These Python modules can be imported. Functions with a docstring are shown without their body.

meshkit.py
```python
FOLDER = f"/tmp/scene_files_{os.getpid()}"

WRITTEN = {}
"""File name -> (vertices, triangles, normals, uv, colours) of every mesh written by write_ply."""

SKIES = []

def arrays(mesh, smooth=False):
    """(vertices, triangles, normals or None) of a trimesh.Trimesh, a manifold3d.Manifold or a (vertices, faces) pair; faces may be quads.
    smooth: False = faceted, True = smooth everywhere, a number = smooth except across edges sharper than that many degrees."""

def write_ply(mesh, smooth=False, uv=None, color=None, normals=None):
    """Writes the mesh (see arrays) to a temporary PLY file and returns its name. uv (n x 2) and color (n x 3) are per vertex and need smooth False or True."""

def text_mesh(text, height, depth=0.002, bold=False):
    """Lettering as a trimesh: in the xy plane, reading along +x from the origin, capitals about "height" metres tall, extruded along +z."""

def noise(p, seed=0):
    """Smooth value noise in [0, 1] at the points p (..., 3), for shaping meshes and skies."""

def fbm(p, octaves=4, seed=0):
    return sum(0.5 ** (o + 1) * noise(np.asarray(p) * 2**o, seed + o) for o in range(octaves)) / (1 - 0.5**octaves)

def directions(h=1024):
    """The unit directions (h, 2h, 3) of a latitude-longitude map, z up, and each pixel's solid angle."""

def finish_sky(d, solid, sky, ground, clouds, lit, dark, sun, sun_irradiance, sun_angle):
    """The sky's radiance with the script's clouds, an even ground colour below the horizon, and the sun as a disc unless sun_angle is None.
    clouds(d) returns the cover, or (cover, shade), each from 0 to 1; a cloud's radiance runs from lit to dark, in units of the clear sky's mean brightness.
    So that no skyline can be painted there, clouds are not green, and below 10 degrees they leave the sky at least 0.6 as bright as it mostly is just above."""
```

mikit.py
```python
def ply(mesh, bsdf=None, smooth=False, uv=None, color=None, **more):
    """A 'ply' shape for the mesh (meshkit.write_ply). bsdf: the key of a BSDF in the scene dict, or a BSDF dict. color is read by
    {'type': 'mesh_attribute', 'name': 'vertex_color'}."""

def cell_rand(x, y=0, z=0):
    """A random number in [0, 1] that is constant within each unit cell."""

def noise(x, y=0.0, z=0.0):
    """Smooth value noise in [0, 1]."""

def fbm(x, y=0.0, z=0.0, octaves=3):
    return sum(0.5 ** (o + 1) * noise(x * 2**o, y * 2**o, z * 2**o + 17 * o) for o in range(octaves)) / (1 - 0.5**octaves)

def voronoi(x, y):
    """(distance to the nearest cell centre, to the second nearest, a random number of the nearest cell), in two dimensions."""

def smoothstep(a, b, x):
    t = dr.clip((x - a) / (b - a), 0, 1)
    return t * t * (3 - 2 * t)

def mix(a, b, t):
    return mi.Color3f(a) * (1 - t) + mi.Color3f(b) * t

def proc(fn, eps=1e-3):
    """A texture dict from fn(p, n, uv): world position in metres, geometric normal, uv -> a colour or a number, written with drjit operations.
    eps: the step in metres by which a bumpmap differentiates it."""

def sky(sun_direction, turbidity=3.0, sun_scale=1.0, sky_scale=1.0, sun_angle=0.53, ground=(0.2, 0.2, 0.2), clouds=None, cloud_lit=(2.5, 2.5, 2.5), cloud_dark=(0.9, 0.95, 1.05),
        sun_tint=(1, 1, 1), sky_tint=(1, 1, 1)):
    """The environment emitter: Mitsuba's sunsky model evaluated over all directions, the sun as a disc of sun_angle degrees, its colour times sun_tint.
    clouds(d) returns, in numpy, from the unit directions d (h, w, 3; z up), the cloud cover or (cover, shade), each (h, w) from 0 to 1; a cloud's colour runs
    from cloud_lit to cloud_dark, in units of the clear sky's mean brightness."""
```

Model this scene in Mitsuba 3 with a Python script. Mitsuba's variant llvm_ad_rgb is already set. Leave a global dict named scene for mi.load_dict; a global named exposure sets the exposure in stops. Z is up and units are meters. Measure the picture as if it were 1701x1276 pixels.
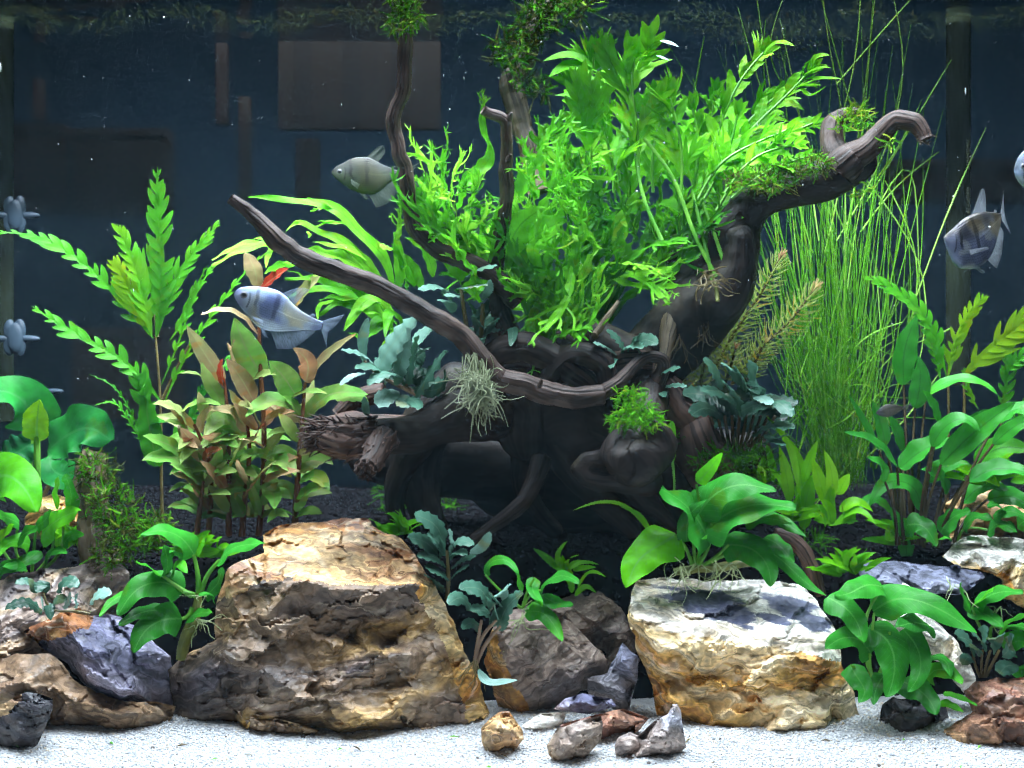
import math
import numpy as np, trimesh, drjit as dr, mitsuba as mi, mikit, meshkit
from scipy.interpolate import CubicSpline, LinearNDInterpolator
from scipy.spatial import Delaunay, cKDTree
import shapely
from shapely.geometry import Polygon

T = mi.ScalarTransform4f
scene, labels = {}, {}
CAM_H, F = 0.24, 2337.0        # camera height above the sand, focal length in photo pixels
exposure = 0.78

# ------------------------------------------------------------------ camera and lamps
scene['camera'] = {'type': 'thinlens', 'aperture_radius': .0018, 'focus_distance': 1.0, 'fov': 40.0, 'to_world': T().look_at([0, 0, CAM_H], [0, 1, CAM_H], [0, 0, 1]),
                   'near_clip': 0.02, 'far_clip': 12.0}
LAMPS = [((-0.05, 1.04, 0.85), (0.52, 0.15), (18.2, 20.8, 23.4)),      # light bar over the middle of the tank
         ((0.0, 0.76, 0.88), (0.52, 0.05), (10.2, 11.6, 13.2)),        # added fill bar along the front edge, brightens the front faces
         ((0.1, 1.38, 0.85), (0.52, 0.06), (12.4, 14.2, 16.0))]        # added bar along the back edge, makes shaded plants glow from behind
HAZE = 0.020
WATER_Z = 0.605

def N(v):
    v = np.asarray(v, float)
    return v / np.maximum(np.linalg.norm(v, axis=-1, keepdims=True), 1e-12)

def P(x, y, d):
    """The point at the depth d (metres from the camera plane) that the photo shows at pixel x, y."""
    return np.array([(x - 850.5) / F * d, d, CAM_H + (638 - y) / F * d])

USED, COUNT = set(), {}
def numbered(name):
    if name not in scene and name not in labels and name not in USED:
        USED.add(name)
        return name
    k = COUNT.get(name, 0)
    while True:
        k += 1
        n = f'{name}_{k:03d}'
        if n not in scene and n not in labels and n not in USED:
            COUNT[name] = k
            USED.add(n)
            return n

class Thing:
    def __init__(self, name, label, cat=None, group=None, kind=None):
        self.key = numbered(name)
        labels[self.key] = {'label': label}
        if cat: labels[self.key]['category'] = cat
        if group: labels[self.key]['group'] = group
        if kind: labels[self.key]['kind'] = kind
    def part(self, name, mesh, mat, smooth=True, uv=None, label=None, under=None, kind=None):
        key = numbered(f'{under or self.key}__{name}')
        scene[key] = mikit.ply(mesh, mat, smooth=smooth, uv=uv)
        if label or kind:
            labels[key] = {}
            if label: labels[key]['label'] = label
            if kind: labels[key]['kind'] = kind
        return key

def single(name, label, cat, mesh, mat, smooth=True, uv=None, group=None, kind=None):
    key = numbered(name)
    scene[key] = mikit.ply(mesh, mat, smooth=smooth, uv=uv)
    labels[key] = {'label': label}
    if cat: labels[key]['category'] = cat
    if group: labels[key]['group'] = group
    if kind: labels[key]['kind'] = kind
    return key

def join(parts):
    """[(V, F, UV)] -> one (V, F, UV)."""
    vs, fs, us, at = [], [], [], 0
    for v, f, u in parts:
        vs.append(v); fs.append(f + at); us.append(u); at += len(v)
    return np.vstack(vs), np.vstack(fs), np.vstack(us)

def grid_faces(n, m):
    i, j = np.meshgrid(np.arange(n - 1), np.arange(m - 1), indexing='ij')
    a, b = i * m + j, i * m + j + 1
    c, d = a + m, b + m
    return np.vstack([np.stack([a, b, d], -1).reshape(-1, 3), np.stack([a, d, c], -1).reshape(-1, 3)])

def curve(pts, n):
    """n points of a smooth curve through pts (k x 3), and the fractions along it."""
    pts = np.asarray(pts, float)
    s = np.r_[0, np.cumsum(np.linalg.norm(np.diff(pts, axis=0), axis=1))]
    s /= s[-1]
    t = np.linspace(0, 1, n)
    if len(pts) == 2:
        return pts[0] + (pts[1] - pts[0]) * t[:, None], t
    return CubicSpline(s, pts, bc_type='natural')(t), t

def px_curve(pts, d0, d1, n, bow=0.0):
    """Curve through photo pixels; the depth runs from d0 to d1 along it (bow: extra depth in the middle). pts may carry a third number: a depth of their own."""
    q = [np.linalg.norm(np.subtract(a[:2], b[:2])) for a, b in zip(pts[1:], pts[:-1])]
    s = np.r_[0, np.cumsum(q)]
    s /= s[-1]
    return curve([P(p[0], p[1], p[2] if len(p) > 2 else d0 + (d1 - d0) * t + bow * 4 * t * (1 - t)) for p, t in zip(pts, s)], n)

def frames(C, up=(0.13, -0.9, 0.4)):
    tg = N(np.gradient(C, axis=0))
    n = N(np.cross(np.cross(tg[0], up), tg[0]))
    out = []
    for t in tg:
        n = N(n - t * (n @ t))
        out.append(n)
    nn = np.array(out)
    return tg, nn, np.cross(tg, nn)

def tube(C, r, m=8, cap=True, rough=0.0, grain=0.0, seed=0, flat=1.0):
    """Swept tube (V, F, UV), u round it and v metres along; rough: low lumps, grain: ridges along it, both as a share of the radius."""
    n = len(C)
    tg, a, b = frames(C)
    s = np.r_[0, np.cumsum(np.linalg.norm(np.diff(C, axis=0), axis=1))]
    r = np.broadcast_to(np.asarray(r, float), (n,)) if np.ndim(r) == 0 or len(np.atleast_1d(r)) == n else np.interp(np.linspace(0, 1, n), np.linspace(0, 1, len(r)), r)
    th = np.linspace(0, 2 * np.pi, m + 1)
    ct, st = np.cos(th), np.sin(th)
    R = np.broadcast_to(r[:, None], (n, m + 1)).copy()
    if rough or grain:
        rm = float(np.mean(r))
        q = np.stack([ct[None] * 1.0 + 0 * s[:, None], st[None] + 0 * s[:, None], s[:, None] / (rm * 2.2) + 0 * ct[None]], -1)
        R *= 1 + rough * 2 * (meshkit.fbm(q * 1.1 + seed * 7.3, 3, seed) - .5)
        g = np.stack([ct[None] * 5 + 0 * s[:, None], st[None] * 5 + 0 * s[:, None], s[:, None] / (rm * 3.0) + 0 * ct[None]], -1)
        R *= 1 + grain * 2 * (meshkit.fbm(g + seed * 3.1, 3, seed + 9) - .5)
    V = C[:, None] + R[..., None] * (ct[None, :, None] * a[:, None] + flat * st[None, :, None] * b[:, None])
    V = V.reshape(-1, 3)
    UV = np.stack([np.broadcast_to(th / (2 * np.pi), (n, m + 1)), np.broadcast_to(s[:, None], (n, m + 1))], -1).reshape(-1, 2)
    Fc = grid_faces(n, m + 1)[:, ::-1]
    if cap:
        k = len(V)
        V = np.vstack([V, C[0], C[-1]])
        UV = np.vstack([UV, [0.5, 0], [0.5, s[-1]]])
        j = np.arange(m)
        Fc = np.vstack([Fc, np.stack([j * 0 + k, j, j + 1], 1)[:, ::-1], np.stack([j * 0 + k + 1, (n - 1) * (m + 1) + j + 1, (n - 1) * (m + 1) + j], 1)[:, ::-1]])
    return V, Fc, UV

PROF = {
    'lance': lambda t: t ** .55 * (1 - t) ** .85 / .385,
    'ovate': lambda t: t ** .38 * (1 - t) ** .72 / .485,
    'heart': lambda t: np.minimum(1, (t / .16) ** .5) * (1 - t) ** .62 * 1.08,
    'ell': lambda t: (4 * t * (1 - t)) ** .55,
    'strap': lambda t: np.minimum(1, (t / .2 + .12) ** .7) * np.minimum(1, ((1 - t) / .35) ** .7),
    'blade': lambda t: (1 - t) ** .5 * np.minimum(1, t * 8 + .5),
}

def leaf(C, w, face, prof='lance', fold=.22, cup=0.0, wave=0.0, nwave=4, tone=5, m=6, rng=None, curl=0.0):
    """One leaf blade along the curve C (n x 3), half width w metres, facing about `face`."""
    n = len(C)
    t = np.linspace(0.004, 0.996, n)
    tg = N(np.gradient(C, axis=0))
    S = np.cross(tg, np.asarray(face, float))
    bad = np.linalg.norm(S, axis=1) < .15
    S[bad] = np.cross(tg[bad], [0.4, -.5, .6])
    S = N(S)
    Nn = N(np.cross(S, tg))
    width = w * (PROF[prof](t) if isinstance(prof, str) else prof(t))
    v = np.linspace(-1, 1, m + 1)
    ph = 0 if rng is None else rng.uniform(0, 6.28)
    h = fold * np.abs(v)[None] * width[:, None] - cup * (v ** 2)[None] * width[:, None]
    if wave:
        h = h + wave * w * np.abs(v)[None] ** 1.5 * np.sin(2 * np.pi * nwave * t[:, None] + ph + (v > 0)[None] * 1.9)
    V = C[:, None] + S[:, None] * (v[None, :, None] * width[:, None, None]) + Nn[:, None] * h[..., None]
    UV = np.stack([np.broadcast_to((v + 1) / 2 * .98 + .01, (n, m + 1)) + 2 * int(tone), np.broadcast_to(t[:, None], (n, m + 1))], -1)
    return V.reshape(-1, 3), grid_faces(n, m + 1), UV.reshape(-1, 2)

def facing(tilt, yaw=0.0):
    """Direction a blade faces: 0 to the camera, 90 straight up; yaw turns it left (-) or right (+)."""
    a, b = math.radians(tilt), math.radians(yaw)
    return np.array([math.sin(b) * math.cos(a), -math.cos(b) * math.cos(a), math.sin(a)])

def vis_width(C, face, w):
    """True half width of a blade that shows the half width w (metres) in the picture."""
    S = np.cross(N(C[-1] - C[0]), face)
    S = S / max(np.linalg.norm(S), 1e-6)
    return w / max(.5, math.hypot(S[0], S[2]))

for _p, (_sx, _sy), _rgb in LAMPS:      # LED bars: a dark housing with a glowing underside
    _k = numbered('light_bar')
    labels[_k] = {'label': 'slim LED light bar hung over the ' + ('front edge (added fill)' if _p[1] < .9 else 'back edge (added backlight)' if _p[1] > 1.3 else 'middle') + ' of the tank', 'category': 'lamp'}
    scene[_k + '__housing'] = mikit.ply(trimesh.creation.box(extents=[2 * _sx + .01, 2 * _sy + .01, .02], transform=trimesh.transformations.translation_matrix([_p[0], _p[1], _p[2] + .0125])), {'type': 'diffuse', 'reflectance': {'type': 'rgb', 'value': .05}})
    scene[_k + '__diffuser'] = {'type': 'rectangle', 'to_world': T().translate(list(_p)).rotate([1, 0, 0], 180).scale([_sx, _sy, 1]), 'bsdf': {'type': 'diffuse'},
                                'emitter': {'type': 'area', 'radiance': {'type': 'rgb', 'value': list(_rgb)}}}
# ------------------------------------------------------------------ materials
noise, fbm, mix, smoothstep, proc = mikit.noise, mikit.fbm, mikit.mix, mikit.smoothstep, mikit.proc

def pick(k, rows):
    """The row of numbers that belongs to the index k."""
    out = [mi.Float(v) for v in rows[0]]
    for i, row in enumerate(rows[1:], 1):
        out = [dr.select(k > i - .5, v, o) for v, o in zip(row, out)]
    return out

# one material for every leaf: u holds across + 2 * tone (0..15) + 64 * kind
LEAF = {  # c0, c1, c2 (tone 0 -> 15), vein colour; number of side veins, slant, vein strength, mottle, translucency, gloss
    'anubias': [(.016, .12, .018), (.036, .29, .026), (.14, .60, .010), (.13, .45, .09), 12, 5, .36, .35, .65, .16],
    'broad': [(.010, .10, .045), (.025, .26, .035), (.26, .58, .010), (.08, .34, .10), 9, 6, .22, .4, .5, .14],
    'fern': [(.014, .12, .010), (.10, .42, .018), (.30, .66, .050), (.05, .25, .01), 15, 2, .35, .4, .6, .16],
    'pinnatifid': [(.030, .24, .010), (.13, .52, .012), (.34, .74, .030), (.26, .62, .10), 9, 3, .3, .28, .7, .14],
    'wisteria': [(.025, .24, .022), (.09, .46, .020), (.30, .50, .010), (.22, .50, .08), 9, 3, .3, .22, .85, .15],
    'stem': [(.17, .45, .07), (.50, .36, .19), (.55, .045, .030), (.50, .55, .25), 10, 2.6, .3, .3, .7, .2],
    'teal': [(.020, .060, .040), (.065, .17, .115), (.30, .50, .43), (.16, .26, .17), 12, 3, .22, .3, .35, .55],
    'crypt': [(.025, .22, .030), (.055, .40, .035), (.20, .58, .022), (.03, .18, .02), 7, 7, .28, .2, .75, .3],
    'sword': [(.06, .34, .012), (.16, .52, .010), (.32, .66, .022), (.09, .4, .02), 5, 8, .25, .2, .85, .2],
    'grass': [(.05, .26, .014), (.17, .50, .028), (.45, .72, .16), (.3, .5, .1), 1, 0, .1, .3, .7, .15],
    'needle': [(.36, .52, .10), (.72, .80, .36), (.66, .42, .28), (.4, .5, .2), 1, 0, .1, .3, .95, .05],
    'algae': [(.008, .014, .006), (.022, .034, .013), (.050, .064, .026), (.1, .1, .03), 1, 0, .1, .5, .3, .05],  # olive of the mirrored plants at the surface, put into strand colour
    'moss_brown': [(.022, .028, .008), (.075, .10, .020), (.20, .19, .055), (.1, .1, .03), 1, 0, .1, .5, .5, .05],
    'moss': [(.025, .11, .008), (.085, .36, .012), (.33, .40, .04), (.1, .3, .03), 1, 0, .1, .5, .6, .05],
}
LT = {k: 64 * i for i, k in enumerate(LEAF)}
LROWS = [[*r[0], *r[1], *r[2], *r[3], *r[4:]] for r in LEAF.values()]
def leaf_fn(p, n, uv):
    kind = dr.floor(uv.x / 64)
    x = uv.x - kind * 64
    k = dr.floor(x / 2)
    u, t = x - 2 * k, uv.y
    q = pick(kind, LROWS)
    c0, c1, c2, vein = (mi.Color3f(*q[i:i + 3]) for i in (0, 3, 6, 9))
    nv, slant, vs, mottle = q[12:16]
    a = dr.abs(u * 2 - 1)
    tone = dr.clip(k / 15.0 + (noise(p.x * 60, p.y * 60, p.z * 60) - .5) * .3, 0, 1)
    c = mix(mix(c0, c1, dr.clip(tone * 2, 0, 1)), c2, dr.clip(tone * 2 - 1, 0, 1))
    c = c * (1 - mottle + 2 * mottle * fbm(p.x * 130, p.y * 130, p.z * 130, 3))
    old = smoothstep(.63, .74, fbm(p.x * 48 + k, p.y * 48, p.z * 48 + t * 1.5, 3))
    c = mix(c, c * mi.Color3f(1.5, .75, .35) + mi.Color3f(.03, .02, .0), old * .55)
    c = c * (.82 + .36 * noise(k * 7.3 + p.x * 9, kind * 3.1, p.z * 9))
    w = dr.abs(dr.sin((t * nv - a * slant * .5) * math.pi))
    side = smoothstep(.20, .0, w) * smoothstep(0, .1, a) * vs
    rib = smoothstep(.085, .03, a) * (vs + .25)
    f = dr.clip(dr.maximum(rib, side), 0, 1)
    return mix(mix(c, vein * (.35 + .65 * dr.minimum(1, tone + .4)), f), c * 1.3, smoothstep(.9, 1.0, a) * .5)
leaf_tex = proc(leaf_fn)
scene['leaf'] = {'type': 'blendbsdf', 'weight': proc(lambda p, n, uv: pick(dr.floor(uv.x / 64), [[r[-1]] for r in LROWS])[0]),
                 'a': {'type': 'principledthin', 'base_color': leaf_tex, 'roughness': .5, 'eta': 1.33,
                       'diff_trans': proc(lambda p, n, uv: pick(dr.floor(uv.x / 64), [[r[-2]] for r in LROWS])[0])},
                 'b': {'type': 'twosided', 'm': {'type': 'principled', 'base_color': leaf_tex, 'roughness': .32, 'specular': .5}}}

# stalks and roots: v metres along, u + 10 * kind
STALK = {'green_stalk': ((.06, .26, .02), (.17, .45, .05)), 'brown_stalk': ((.10, .075, .03), (.20, .16, .06)), 'dark_stalk': ((.045, .028, .014), (.10, .07, .03)),
         'red_stalk': ((.16, .045, .025), (.30, .11, .06)), 'pink_stalk': ((.20, .12, .08), (.34, .24, .15)), 'pale_root': ((.26, .36, .12), (.60, .66, .40)), 'rhizome': ((.10, .12, .02), (.26, .28, .07)), 'root_net': ((.12, .15, .08), (.34, .38, .24))}
ST = {k: 10 * i for i, k in enumerate(STALK)}
def stalk_fn(p, n, uv):
    q = pick(dr.floor(uv.x / 10), [[*a, *b] for a, b in STALK.values()])
    return mix(mi.Color3f(*q[:3]), mi.Color3f(*q[3:]), smoothstep(.25, .75, fbm(p.x * 90, p.y * 90, p.z * 60, 3)))
scene['stalk'] = {'type': 'twosided', 'm': {'type': 'principled', 'base_color': proc(stalk_fn), 'roughness': .45, 'specular': .4}}

# wood: v metres along the grain, u + 10 * kind
WOOD = {'wood': ((.020, .012, .0095), (.070, .043, .033), (.115, .083, .070)), 'wood_shaded': ((.003, .002, .0016), (.021, .0125, .009), (.055, .046, .028)), 'wood_red': ((.035, .019, .014), (.11, .062, .045), (.16, .115, .095)), 'wood_tan': ((.07, .052, .03), (.17, .13, .08), (.24, .2, .14))}  # the darkest row has the shade under the bush put into its colour
WT = {k: 10 * i for i, k in enumerate(WOOD)}
def wood_fn(p, n, uv):
    kind = dr.floor(uv.x / 10)
    u, v = uv.x - 10 * kind, uv.y
    q = pick(kind, [[*a, *b, *c] for a, b, c in WOOD.values()])
    lo, hi, dust = (mi.Color3f(*q[i:i + 3]) for i in (0, 3, 6))
    b0 = fbm(p.x * 30, p.y * 30, p.z * 30, 3)
    g = fbm(u * 30 + b0 * 5, v * 34 + b0 * 2, 1.0, 4)
    c = mix(lo, hi, smoothstep(.25, .8, g * .55 + b0 * .45))
    c = c * (1 - .6 * smoothstep(.62, .70, noise(u * 22 + 9, v * 14, 7.0)))
    b = fbm(p.x * 55, p.y * 55, p.z * 55, 4)
    c = c * (.6 + .8 * b)
    return mix(c, dust, smoothstep(.46, .68, b) * .6 * smoothstep(-.1, .8, n.z))
def wood_bump(p, n, uv):
    kind = dr.floor(uv.x / 10)
    return fbm((uv.x - 10 * kind) * 30, uv.y * 34, 1.0, 3) + .5 * fbm(p.x * 180, p.y * 180, p.z * 180, 3)
wood_tex = proc(wood_fn)
scene['wood'] = {'type': 'twosided', 'm': {'type': 'bumpmap', 'arbitrary': proc(wood_bump, 4e-4), 'scale': .0009,
                 'bsdf': {'type': 'principled', 'base_color': wood_tex, 'roughness': .6, 'specular': .3}}}

# stone, after petrified wood: bands along a bedding plane, warped; u + 10 * kind
NAVY, BONE, CREAM, RUST = (.030, .038, .080), (.78, .75, .68), (.60, .46, .27), (.42, .16, .05)
STONE = {  # five colours along the bands, vein colour, dark colour; dark share, vein share, crack share, band frequency, bedding x y z
    'rock_brown': [(.085, .068, .065), (.19, .125, .075), (.34, .215, .085), (.46, .28, .085), (.24, .155, .09), (.62, .52, .38), NAVY, .42, .22, .4, 20, -.25, .2, 1],
    'rock_cap': [(.19, .07, .028), (.32, .145, .045), (.40, .21, .075), (.52, .35, .17), (.24, .10, .04), (.74, .62, .44), (.10, .05, .035), .4, .4, .7, 34, .15, .4, 1],
    'rock_pale': [(.62, .44, .19), (.70, .57, .36), (.54, .31, .075), (.44, .19, .045), (.64, .46, .17), (.80, .72, .58), (.10, .07, .06), .22, .4, .6, 30, .05, -.25, 1],
    'rock_white': [BONE, (.70, .67, .60), BONE, (.64, .54, .40), BONE, (.85, .84, .80), (.10, .10, .15), .12, .4, .25, 40, .1, .15, 1],
    'rock_navy': [(.05, .055, .10), (.12, .12, .19), (.27, .25, .32), (.17, .155, .20), (.40, .23, .11), (.5, .45, .45), NAVY, .35, .15, .3, 28, .5, .2, .8],
    'rock_slate': [(.09, .10, .15), (.20, .21, .29), (.34, .34, .40), (.17, .155, .16), (.36, .28, .24), (.6, .58, .58), (.05, .055, .09), .3, .2, .3, 34, .2, .3, 1],
    'rock_earth': [(.13, .082, .05), (.23, .145, .08), (.16, .10, .062), (.34, .23, .12), (.13, .09, .075), (.6, .5, .38), (.06, .05, .05), .25, .2, .3, 26, .4, .2, .8],
    'rock_grey': [(.15, .12, .11), (.28, .21, .17), (.19, .15, .14), (.38, .27, .17), (.13, .115, .12), (.62, .53, .45), (.06, .058, .08), .4, .35, .4, 22, -.5, .2, .8],
    'rock_red': [(.17, .075, .05), (.26, .135, .075), (.40, .25, .11), (.20, .12, .085), (.48, .35, .20), (.6, .45, .3), (.07, .04, .04), .25, .2, .3, 26, .6, .1, .6],
    'rock_dark': [(.014, .015, .020), (.032, .030, .036), (.055, .045, .042), (.024, .026, .034), (.045, .04, .042), (.22, .20, .19), (.02, .02, .03), .4, .1, .2, 30, .5, .2, .7],
}
RT = {k: 10 * i for i, k in enumerate(STONE)}
SROWS = [[x for c in r[:7] for x in c] + list(r[7:11]) + list(N(np.array(r[11:14], float))) for r in STONE.values()]
# dark blue blotches of the pale rock's top: centre, half length, half height (metres)
BLOT = [(P(1178, 1006, 1.0), .030, .0085), (P(1215, 1028, .985), .020, .006), (P(1318, 1012, 1.0), .022, .0085), (P(1352, 1035, .99), .014, .006), (P(1290, 1030, .985), .012, .003)]
def stone_fn(p, n, uv):
    kind = dr.floor(uv.x / 10)
    q = pick(kind, SROWS)
    cols = [mi.Color3f(*q[3 * i:3 * i + 3]) for i in range(7)]
    darks, veins, crack, freq, bx, by, bz = q[21:28]
    w = fbm(p.x * 22 + kind, p.y * 22, p.z * 22, 3) - .5
    w2 = fbm(p.x * 90, p.y * 90, p.z * 90, 3)
    h = p.x * bx + p.y * by + p.z * bz + w * .040 + (w2 - .5) * .012
    s = p.x * bz - p.z * bx + p.y * .4
    band = fbm(h * freq, s * freq * .14, kind, 4)
    x = smoothstep(.22, .78, band) * 4
    c = cols[0]
    for i in range(1, 5):
        c = mix(c, cols[i], dr.clip(x - i + 1, 0, 1))
    d = smoothstep(.54, .66, fbm(p.x * 19 + 5 + kind, p.y * 19, h * 30, 3) * .8 + .2 * w2)
    c = mix(c, cols[6], d * darks)
    v = dr.abs(noise(h * freq * 2.6 + 11, s * freq * .5, 4.0 + w * 3) - .5)
    c = mix(c, cols[5], smoothstep(.06, .0, v) * veins * smoothstep(.4, .6, w2))
    f = fbm(p.x * 260, p.y * 260, p.z * 260, 3)
    fib = fbm(h * freq * 15 + w2 * 3, s * freq * 2.4, 6.0 + kind, 3)
    c = c * (.45 + 1.1 * f) * (.70 + .6 * w2) * (.55 + .9 * smoothstep(.2, .8, fib))
    k = dr.abs(noise(h * freq * 3.1, s * freq * .8, 9.0 + w2 * 2) - .5)
    c = c * (1 - crack * smoothstep(.035, .0, k) * smoothstep(.45, .62, fbm(p.x * 40, p.y * 40, p.z * 40 + 9, 2)))
    m = mi.Float(-1)
    for o, a, b in BLOT:
        m = dr.maximum(m, 1 - dr.sqrt(dr.square((p.x - o[0] + (p.z - o[2]) * .3) / a) + dr.square((p.z - o[2] + (p.x - o[0]) * .12) / b)))
    e = fbm(p.x * 60, p.z * 420 + p.x * 60, p.y * 60, 4)
    m = smoothstep(.0, .16, m * .55 + (e - .5) * .8) * dr.select(dr.abs(kind - list(STONE).index('rock_white')) < .5, 1.0, 0.0)
    return mix(c, mi.Color3f(.045, .058, .13) * (.5 + f), m * .92)
def stone_bump(p, n, uv):
    kind = dr.floor(uv.x / 10)
    bx, by, bz = pick(kind, [r[25:28] for r in SROWS])
    w = noise(p.x * 40 + kind, p.y * 40, p.z * 40) - .5
    h = p.x * bx + p.y * by + p.z * bz + w * .02
    return .7 * fbm(h * 130, (p.x * bz - p.z * bx) * 30, p.y * 60, 3) + .6 * fbm(p.x * 190, p.y * 190, p.z * 190, 4)
scene['stone'] = {'type': 'twosided', 'm': {'type': 'bumpmap', 'arbitrary': proc(stone_bump, 4e-4), 'scale': .0026,
                  'bsdf': {'type': 'principled', 'base_color': proc(stone_fn), 'roughness': .5, 'specular': .45}}}

def flat_mat(key, c, rough=.6, spec=.4, amp=.25, f=60):
    scene[key] = {'type': 'twosided', 'm': {'type': 'principled', 'base_color': {'type': 'rgb', 'value': list(c)} if not amp else proc(lambda p, n, uv: mi.Color3f(c) * (1 - amp + 2 * amp * noise(p.x * f, p.y * f, p.z * f))), 'roughness': rough, 'specular': spec}}
def sand_fn(p, n, uv):
    r = mikit.cell_rand(p.x * 700, p.y * 700, p.z * 700)
    return mix((.37, .385, .395), (.49, .50, .505), r) * (.8 + .3 * noise(p.x * 300, p.y * 300, p.z * 300))
scene['sand_skin'] = {'type': 'diffuse', 'reflectance': proc(sand_fn)}
def grain_fn(p, n, uv):
    r = mikit.cell_rand(uv.x, 1, 2)
    c = mix((.31, .33, .345), (.66, .675, .68), r)
    return mix(mix(c, (.62, .50, .34), smoothstep(.84, .90, mikit.cell_rand(uv.x, 5, 2)) * .7), (.12, .10, .09), smoothstep(.985, .987, mikit.cell_rand(uv.x, 7, 2)))
scene['sand_grain'] = {'type': 'twosided', 'm': {'type': 'principled', 'base_color': proc(grain_fn), 'roughness': .35, 'specular': .5}}
scene['soil_grain'] = {'type': 'twosided', 'm': {'type': 'principled', 'base_color': proc(lambda p, n, uv: mi.Color3f(.006, .006, .0075) * (.4 + 1.4 * mikit.cell_rand(uv.x, 3, 1))), 'roughness': .95, 'specular': .04}}
flat_mat('soil_skin', (.004, .004, .005), .95, .04, 0)

def stone(mesh, kind, angle=20):
    """(mesh, uv) split along its sharp edges, with the stone kind in u."""
    v, f = mesh
    m = trimesh.graph.smooth_shade(trimesh.Trimesh(v, f, process=False), angle=math.radians(angle), facet_minarea=None)
    v = np.array(m.vertices)
    uv = np.c_[RT[kind] + 5 + v[:, 0] - v[:, 0].mean(), v[:, 2]]
    return (v, np.array(m.faces)), uv
def wood_uv(uv, kind): return uv * [1, 1] + [WT[kind], 0]
def stalk_uv(uv, kind): return uv + [ST[kind], 0]
# ------------------------------------------------------------------ the setting: sand, soil, tank, what stands behind it
rng = np.random.default_rng(7)

def soil_height(x, y):
    t = np.clip((y - 1.03) / .085, 0, 1)
    s = t * t * (3 - 2 * t)
    back = np.clip((y - 1.06) / .4, 0, 1)
    n = meshkit.fbm(np.stack([x * 14, y * 14, 0 * x], -1), 3, 3) - .5
    return -.012 + s * .108 + back * .035 + n * .014

def sand_height(x, y):
    n = meshkit.fbm(np.stack([x * 9, y * 9, 0 * x + 4], -1), 3, 5) - .5
    heap = .012 * np.clip((y - .86) / .12, 0, 1)
    return n * .016 + heap - .006

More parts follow.
